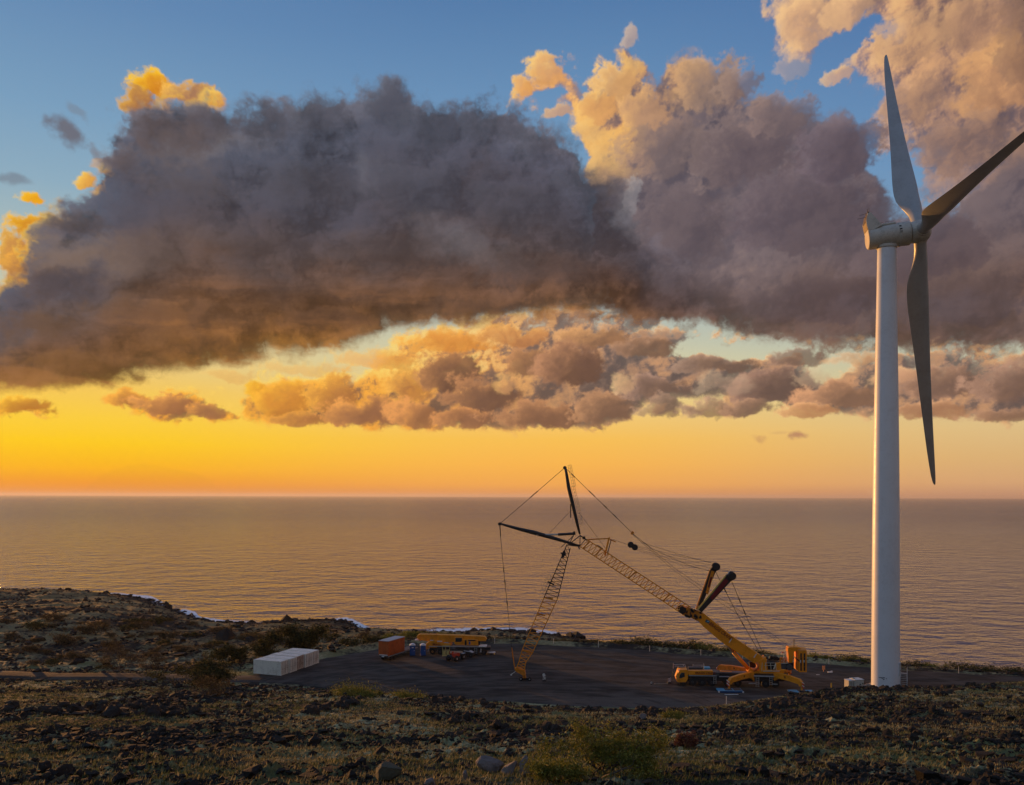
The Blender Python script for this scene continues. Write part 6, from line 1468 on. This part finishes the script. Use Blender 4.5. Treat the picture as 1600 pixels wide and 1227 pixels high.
# scrub mounds along the outer rim of the pad
forms2 = [shrub('rim_scrub', (0, 0, -200), 9.0, 2.0, 3000, .20, (M_LF_D, M_LF_Y, M_LF_D)[k], 60 + k, 'low green scrub mound along the seaward rim of the pad', 'shrub', 'scrub mounds along the seaward rim', clump=.55, levels=2, n_main=9, r0=.05) for k in range(3)]
used2 = set()
for px, wpx, D, s2 in ((618, 40, 212, 1), (650, 50, 214, .9), (700, 46, 216, .8), (760, 40, 214, .7), (800, 44, 216, .8), (842, 36, 212, .6), (880, 50, 210, .8), (930, 44, 212, .8), (968, 40, 208, .8), (1002, 64, 207, 1.25), (1040, 50, 205, .9), (1080, 60, 203, 1.25), (1112, 60, 202, 1.1),
                       (1150, 50, 200, .9), (1185, 46, 198, .8), (1225, 46, 197, .7), (1262, 40, 195, .7), (1292, 60, 193, 1.0), (1330, 60, 192, 1.0), (1350, 36, 190, .7), (1432, 50, 188, .9), (1462, 34, 187, .9), (1500, 66, 186, 1.2), (1545, 70, 184, 1.1), (1590, 60, 184, 1.0), (590, 40, 214, 1.0)):
    u = (px - 800) / F; k = rng.choice((0, 1, 2)); z = float(height(np.array([u * D]), np.array([float(D)]))[0])
    o = forms2[k] if k not in used2 else copy_tree(forms2[k]); used2.add(k)
    s = wpx * D / F / 9.0; o.location = (u * D, D, z - .25); o.rotation_euler = (0, 0, rng.uniform(-.3, .3)); o.scale = (s, s, .95 * s2)
    where = 'behind the truck crane' if px < 765 else 'behind the hanging jib' if px < 880 else 'under the lattice boom' if px < 1050 else 'behind the big crane' if px < 1260 else 'left of the turbine tower' if px < 1383 else 'right of the turbine tower'
    o['label'] = ('tall' if s2 > 1 else 'wide low' if wpx >= 46 else 'small low') + ' green scrub mound on the seaward rim ' + where; o['group'] = 'scrub mounds ' + where
for lst, us in ((forms, used), (forms2, used2)):
    for k, o in enumerate(lst):
        if k not in us:
            for c in list(o.children): bpy.data.objects.remove(c)
            bpy.data.objects.remove(o)
# ------------------------------------------------------------------ lava rubble, boulders, grass
ml_ = bpy.data.materials.new('lava_rock'); ml_.use_nodes = True; t = ml_.node_tree; t.nodes.clear(); S.nt = t
o_ = t.nodes.new('ShaderNodeOutputMaterial'); b_ = t.nodes.new('ShaderNodeBsdfPrincipled'); t.links.new(b_.outputs[0], o_.inputs[0])
geo = t.nodes.new('ShaderNodeNewGeometry'); pos = geo.outputs['Position']; rn_ = S(geo.outputs['Random Per Island'])
n1_ = noise(pos, 2.2, 5, .65); n2_ = noise(pos, 14.0, 4, .65)
c_ = mix(n1_, (0.008, 0.008, 0.008, 1), (0.030, 0.028, 0.026, 1)); c_ = mix(sstep(rn_, .80, .95) * .8, c_, (0.048, 0.034, 0.024, 1))
c_ = mix(sstep(n2_, .60, .68) * .45, c_, (0.14, 0.135, 0.10, 1))
t.links.new(c_.v, b_.inputs['Base Color']); b_.inputs['Roughness'].default_value = .9; b_.inputs['Specular IOR Level'].default_value = .2
bn = t.nodes.new('ShaderNodeBump'); bn.inputs['Strength'].default_value = .9; bn.inputs['Distance'].default_value = .06; t.links.new(n2_.v, bn.inputs['Height']); t.links.new(bn.outputs[0], b_.inputs['Normal'])
M_LAVA = ml_
def ico(sub):
    bm = bmesh.new(); bmesh.ops.create_icosphere(bm, subdivisions=sub, radius=1.0)
    v = np.array([tuple(q.co) for q in bm.verts]); f = np.array([[q.index for q in g.verts] for g in bm.faces]); bm.free(); return v, f
rs = np.random.RandomState(17)
V1, F1 = ico(1)
temps = [V1 * (0.42 + 0.85 * rs.rand(len(V1)) ** 1.3)[:, None] for _ in range(20)]
def in_view_points(n, d0, d1, seed, power=1.0):
    r = np.random.RandomState(seed); u = r.uniform(-.64, .64, n); D = np.exp(math.log(d0) + (math.log(d1) - math.log(d0)) * r.rand(n) ** power); return u * D, D
x_, y_ = in_view_points(150000, 17, 178, 5, .60)
rf_ = roughness_field(x_, y_); r_ = rs.rand(len(x_))
keep = (poly_sd(x_, y_, pad_poly) > 1.5) & (road_dist(x_, y_) > 3.2) & (r_ < .05 + .90 * rf_ ** 1.6)
x_, y_, rf_ = x_[keep], y_[keep], rf_[keep]
sz = np.exp(rs.normal(-2.42, .58, len(x_))) * (.6 + .6 * rf_) * np.clip(y_ / 60, .5, 2.0) ** .75
sz = np.minimum(sz, .22 + .0045 * y_)
z_ = height(x_, y_)
def scatter(name, xs, ys, zs, ss, m, label):
    n = len(xs); tid = rs.randint(0, len(temps), n); base = np.stack([temps[i] for i in tid])
    a = rs.rand(n) * 6.283; ca, sa = np.cos(a)[:, None], np.sin(a)[:, None]
    sc3 = ss[:, None, None] * np.stack([1 + .5 * rs.rand(n), .8 + .5 * rs.rand(n), .55 + .55 * rs.rand(n)], -1)[:, None, :]
    b = base * sc3; X_ = b[..., 0] * ca - b[..., 1] * sa; Y_ = b[..., 0] * sa + b[..., 1] * ca
    v = np.stack([X_ + xs[:, None], Y_ + ys[:, None], b[..., 2] + (zs + ss * .18)[:, None]], -1).reshape(-1, 3)
    f = (F1[None] + (np.arange(n) * len(V1))[:, None, None]).reshape(-1, 3)
    o = mesh_obj(name, v, f, m); o['kind'] = 'stuff'; o['label'] = label; o['category'] = 'rubble'; return o
scatter('lava_rubble', x_, y_, z_, sz, M_LAVA, 'broken black lava rubble strewn over the slopes in front of the pad')
x2_, y2_ = in_view_points(15000, 178, 470, 8, .8)
k2_ = (poly_sd(x2_, y2_, pad_poly) > 2.5) & (road_dist(x2_, y2_) > 3.2) & (y2_ < shore_D(x2_ / y2_) + 1) & (rs.rand(len(x2_)) < .25 + .75 * roughness_field(x2_, y2_))
x2_, y2_ = x2_[k2_], y2_[k2_]
scatter('far_lava_rubble', x2_, y2_, height(x2_, y2_), np.exp(rs.normal(-.95, .5, len(x2_))), M_LAVA, 'dark lava blocks on the slope between the pad and the sea')
# a darker belt of blocks along the water line
us_ = rs.uniform(-.62, .62, 2600); ds_ = shore_D(us_) + rs.normal(-3, 4.0, 2600)
scatter('shore_rocks', us_ * ds_, ds_, np.maximum(height(us_ * ds_, ds_), -.3), np.exp(rs.normal(-.35, .45, 2600)), M_LAVA, 'black rocks along the water line')
# blocks large enough to pick out
V2, F2 = ico(2)
blocks = []
for k in range(8):
    r = np.random.RandomState(100 + k); v = V2.copy()
    nrm = fbm(v[:, 0] * 1.4 + k * 3, v[:, 1] * 1.4 + v[:, 2] * 1.1, 1.0, 3, .6, k, k * 2)
    v = v * (1 + .45 * nrm)[:, None] * (0.86 + .28 * r.rand(len(v)))[:, None]
    me = bpy.data.meshes.new('lava_block'); me.from_pydata([tuple(q) for q in v], [], [list(map(int, g)) for g in F2]); me.materials.append(M_LAVA); blocks.append(me)
rb = random.Random(31); nb_ = 0
def block(px, py, s, lb, gp):
    global nb_
    g = hit(px, py)
    if g.y > 172 or float(poly_sd(np.array([g.x]), np.array([g.y]), pad_poly)[0]) < 1 or float(road_dist(np.array([g.x]), np.array([g.y]))[0]) < 3: return
    o = bpy.data.objects.new('lava_block', blocks[rb.randrange(8)]); COL.objects.link(o); s = s * rb.uniform(.35, .85)
    o.location = (g.x, g.y, g.z + s * .12); o.rotation_euler = (rb.uniform(-.5, .5), rb.uniform(-.5, .5), rb.uniform(0, 6.3)); o.scale = (s * rb.uniform(.8, 1.3), s * rb.uniform(.8, 1.2), s * rb.uniform(.6, 1.15))
    tag(o, lb, 'lava rock', gp); nb_ += 1
def belt(where, x0, y0, x1, y1, n, s, jx=14, jy=4):
    for k in range(n):
        u = rb.random(); block(x0 + (x1 - x0) * u + rb.uniform(-jx, jx), y0 + (y1 - y0) * u + rb.uniform(-jy, jy), s, 'jagged black lava block ' + where, 'lava blocks ' + where)
belt('in the dark ridge across the left foreground', 0, 1112, 300, 1112, 46, .85, 14, 7); belt('on the dark knoll left of the green mound', 470, 1118, 560, 1092, 26, .85, 14, 8); belt('on the mound below the right blue mat', 1180, 1108, 1330, 1086, 38, .70, 12, 6); belt('along the ridge at the foot of the tower', 1330, 1080, 1590, 1070, 30, .55, 10, 3)
belt('on the grass lip of the pad in the middle', 690, 1096, 770, 1104, 14, .8, 10, 4); belt('in the bottom left corner', 0, 1190, 120, 1215, 14, .28, 20, 14); belt('in the rubble behind the large foreground bush', 960, 1108, 1040, 1118, 24, .7, 16, 6); belt('scattered over the right foreground slope', 1080, 1140, 1560, 1140, 34, .38, 30, 26); belt('scattered over the middle foreground slope', 600, 1120, 900, 1140, 16, .6, 30, 14)
belt('below the white containers', 370, 1072, 470, 1078, 10, .6, 10, 3); belt('on the black hump beside the road', 60, 1060, 90, 1058, 8, .8, 12, 3)
# pale boulders in the near foreground
M_BLD = mat('boulder_grey', (0.155, 0.135, 0.125), .8, var=.35, scale=2.0, dirt=(.07, .05, .04), dirt_amt=.6, bump=.6)
M_BLD2 = mat('boulder_mossy', (0.075, 0.075, 0.050), .9, var=.35, scale=2.0, dirt=(.13, .12, .06), dirt_amt=.6, bump=.6)
def boulder(px, py, wpx, hpx, label, seed, shape=0, m=None, rz=0.0):
    g = hit(px, py); s = g.y / F; r = np.random.RandomState(seed); v, f = ico(3)
    if shape == 0: q = np.abs(v) ** .62 * np.sign(v)                       # blocky
    elif shape == 1:                                                        # peaked, leaning
        q = v.copy(); k = (q[:, 2] + 1) / 2; q[:, 0] = q[:, 0] * (1.15 - .85 * k) - .15 * k; q[:, 1] *= (1.1 - .7 * k)
    else: q = v.copy(); q[:, 0] *= (1 - .55 * np.clip(q[:, 2], 0, 1))
    for i in range(18):                                                     # planar chips
        n = r.normal(0, 1, 3); n /= np.linalg.norm(n); lim = r.uniform(.42, .86); d = q @ n; q = q - np.outer(np.maximum(d - lim, 0), n)
    q = q * (1 + .04 * fbm(v[:, 0] * 3, v[:, 1] * 3 + v[:, 2] * 2, 1., 4, .6, seed, 2))[:, None]
    q = q / np.abs(q).max(0); q = q * np.array([wpx * s / 2, wpx * s / 2 * .8, hpx * s / 2 * 1.15]); q[:, 2] += hpx * s * .42
    o = mesh_obj('boulder', q, f, m or M_BLD); o.location = g; o.rotation_euler = (0, 0, rz); return tag(o, label, 'boulder')
boulder(766, 1208, 46, 32, 'peaked grey boulder with an orange-lit left flank, left of the block', 1, 1, rz=.2)
boulder(795, 1213, 28, 24, 'squared grey block between the peaked boulder and the bush', 2, 0, rz=.1)
boulder(820, 1217, 22, 38, 'tall thin boulder touching the bush, its left edge glowing orange', 3, 2, rz=-.3)
boulder(838, 1212, 20, 12, 'pale flat stone half under the bush', 4, 0)
boulder(611, 1222, 48, 26, 'mossy rounded boulder at the bottom edge, left of the peaked one', 5, 0, M_BLD2, .4)
boulder(671, 1232, 20, 16, 'small pale boulder cut by the bottom edge of the picture', 6, 0)
boulder(727, 1222, 9, 18, 'slim upright stone left of the peaked boulder', 7, 2)
boulder(1004, 1125, 14, 8, 'pale stone in the dark rubble below the pad edge', 8, 0, rz=.5)
boulder(1102, 1113, 7, 7, 'small orange-lit stone on the grass edge right of the rubble', 9, 1)
# the heap of pale rocks between cabinet and tower
hp_ = empty('rock_heap', (at(1356, 1070, 148).x, 148.2, PAD), 0, 'heap of pale broken rocks between the cabinet and the tower', 'rock heap')
for k in range(26):
    o = bpy.data.objects.new('stone', blocks[k % 8].copy()); o.data.materials[0] = M_BLD3 if k else mat('pale_rubble', (.34, .27, .22), .85, var=.3, scale=3)
    if not k: M_BLD3 = o.data.materials[0]
    COL.objects.link(o); o.parent = hp_; s = rb.uniform(.16, .36); o.scale = (s, s, s * .8)
    a = rb.uniform(0, 6.3); q = rb.random() ** .6; o.location = (math.cos(a) * q * .9, math.sin(a) * q * .8, .12 + (1 - q) * .8); o.rotation_euler = (rb.random() * 3, rb.random() * 3, rb.random() * 3)
# grass in tussocks between the rocks
def grass(name, n, seed, sel, hgt, m, label, d1=170, power=.72):
    xs, ys = in_view_points(n, 16.5, d1, seed, power)
    gsel = sel(xs, ys) & (poly_sd(xs, ys, pad_poly) > .3) & (road_dist(xs, ys) > 2.4); xs, ys = xs[gsel], ys[gsel]; zs = height(xs, ys); k = len(xs); r = np.random.RandomState(seed + 1)
    nb = 5; X_ = np.repeat(xs, nb); Y_ = np.repeat(ys, nb); Z_ = np.repeat(zs, nb); D = np.repeat(ys, nb)
    sp_ = .10 * np.clip(D / 40, .6, 2.2); X_ = X_ + r.normal(0, 1, len(X_)) * sp_; Y_ = Y_ + r.normal(0, 1, len(X_)) * sp_
    h = hgt * (.3 + r.rand(len(X_)) ** 2 * 1.0) * np.clip(D / 50, .6, 1.5) ** .5; w = .012 + .035 * np.clip(D / 80, .1, 1.6); a = r.rand(len(X_)) * 3.14; lx = .25 * h + r.normal(0, .3, len(X_)) * h; ly = r.normal(0, .3, len(X_)) * h
    v = np.stack([np.stack([X_ - np.cos(a) * w, Y_ - np.sin(a) * w, Z_ - .03], -1), np.stack([X_ + np.cos(a) * w, Y_ + np.sin(a) * w, Z_ - .03], -1), np.stack([X_ + lx, Y_ + ly, Z_ + h], -1)], 1).reshape(-1, 3)
    o = mesh_obj(name, v, np.arange(len(v)).reshape(-1, 3), m); o['kind'] = 'stuff'; o['label'] = label; o['category'] = 'grass'
M_GDRY = leaf_mat('grass_dry', (0.11, 0.11, 0.055), (0.25, 0.24, 0.13), (0.38, 0.34, 0.20)); M_GGRN = leaf_mat('grass_green', (0.042, 0.062, 0.028), (0.11, 0.14, 0.06), (0.19, 0.19, 0.09))
gsel_ = lambda X_, Y_: fbm(X_, Y_, .05, 4, .55, 71, 5) > 0
grass('dry_grass', 52000, 91, lambda X_, Y_: (roughness_field(X_, Y_) < .8) & (fbm(X_, Y_, .05, 4, .55, 71, 5) > -.1), .16, M_GDRY, 'dry straw-coloured grass between the lava rocks')
grass('green_grass', 46000, 95, lambda X_, Y_: (roughness_field(X_, Y_) < .80) & (fbm(X_, Y_, .05, 4, .55, 71, 5) < .1), .20, M_GGRN, 'dull green grass between the lava rocks')
# ------------------------------------------------------------------ the air over the water
mh = bpy.data.materials.new('sea_haze'); mh.use_nodes = True
t = mh.node_tree; t.nodes.clear()
o_ = t.nodes.new('ShaderNodeOutputMaterial'); v_ = t.nodes.new('ShaderNodeVolumePrincipled')
v_.inputs['Color'].default_value = (0.92, 0.88, 0.84, 1); v_.inputs['Density'].default_value = 2.7e-5; v_.inputs['Anisotropy'].default_value = 0.25
t.links.new(v_.outputs[0], o_.inputs['Volume'])
hz = MB().box((0, 0, 79.0), (184000.0, 184000.0, 184.0)).build('haze', mh); hz['kind'] = 'stuff'; hz['label'] = 'thin warm sea haze over the whole place'; hz['category'] = 'haze'
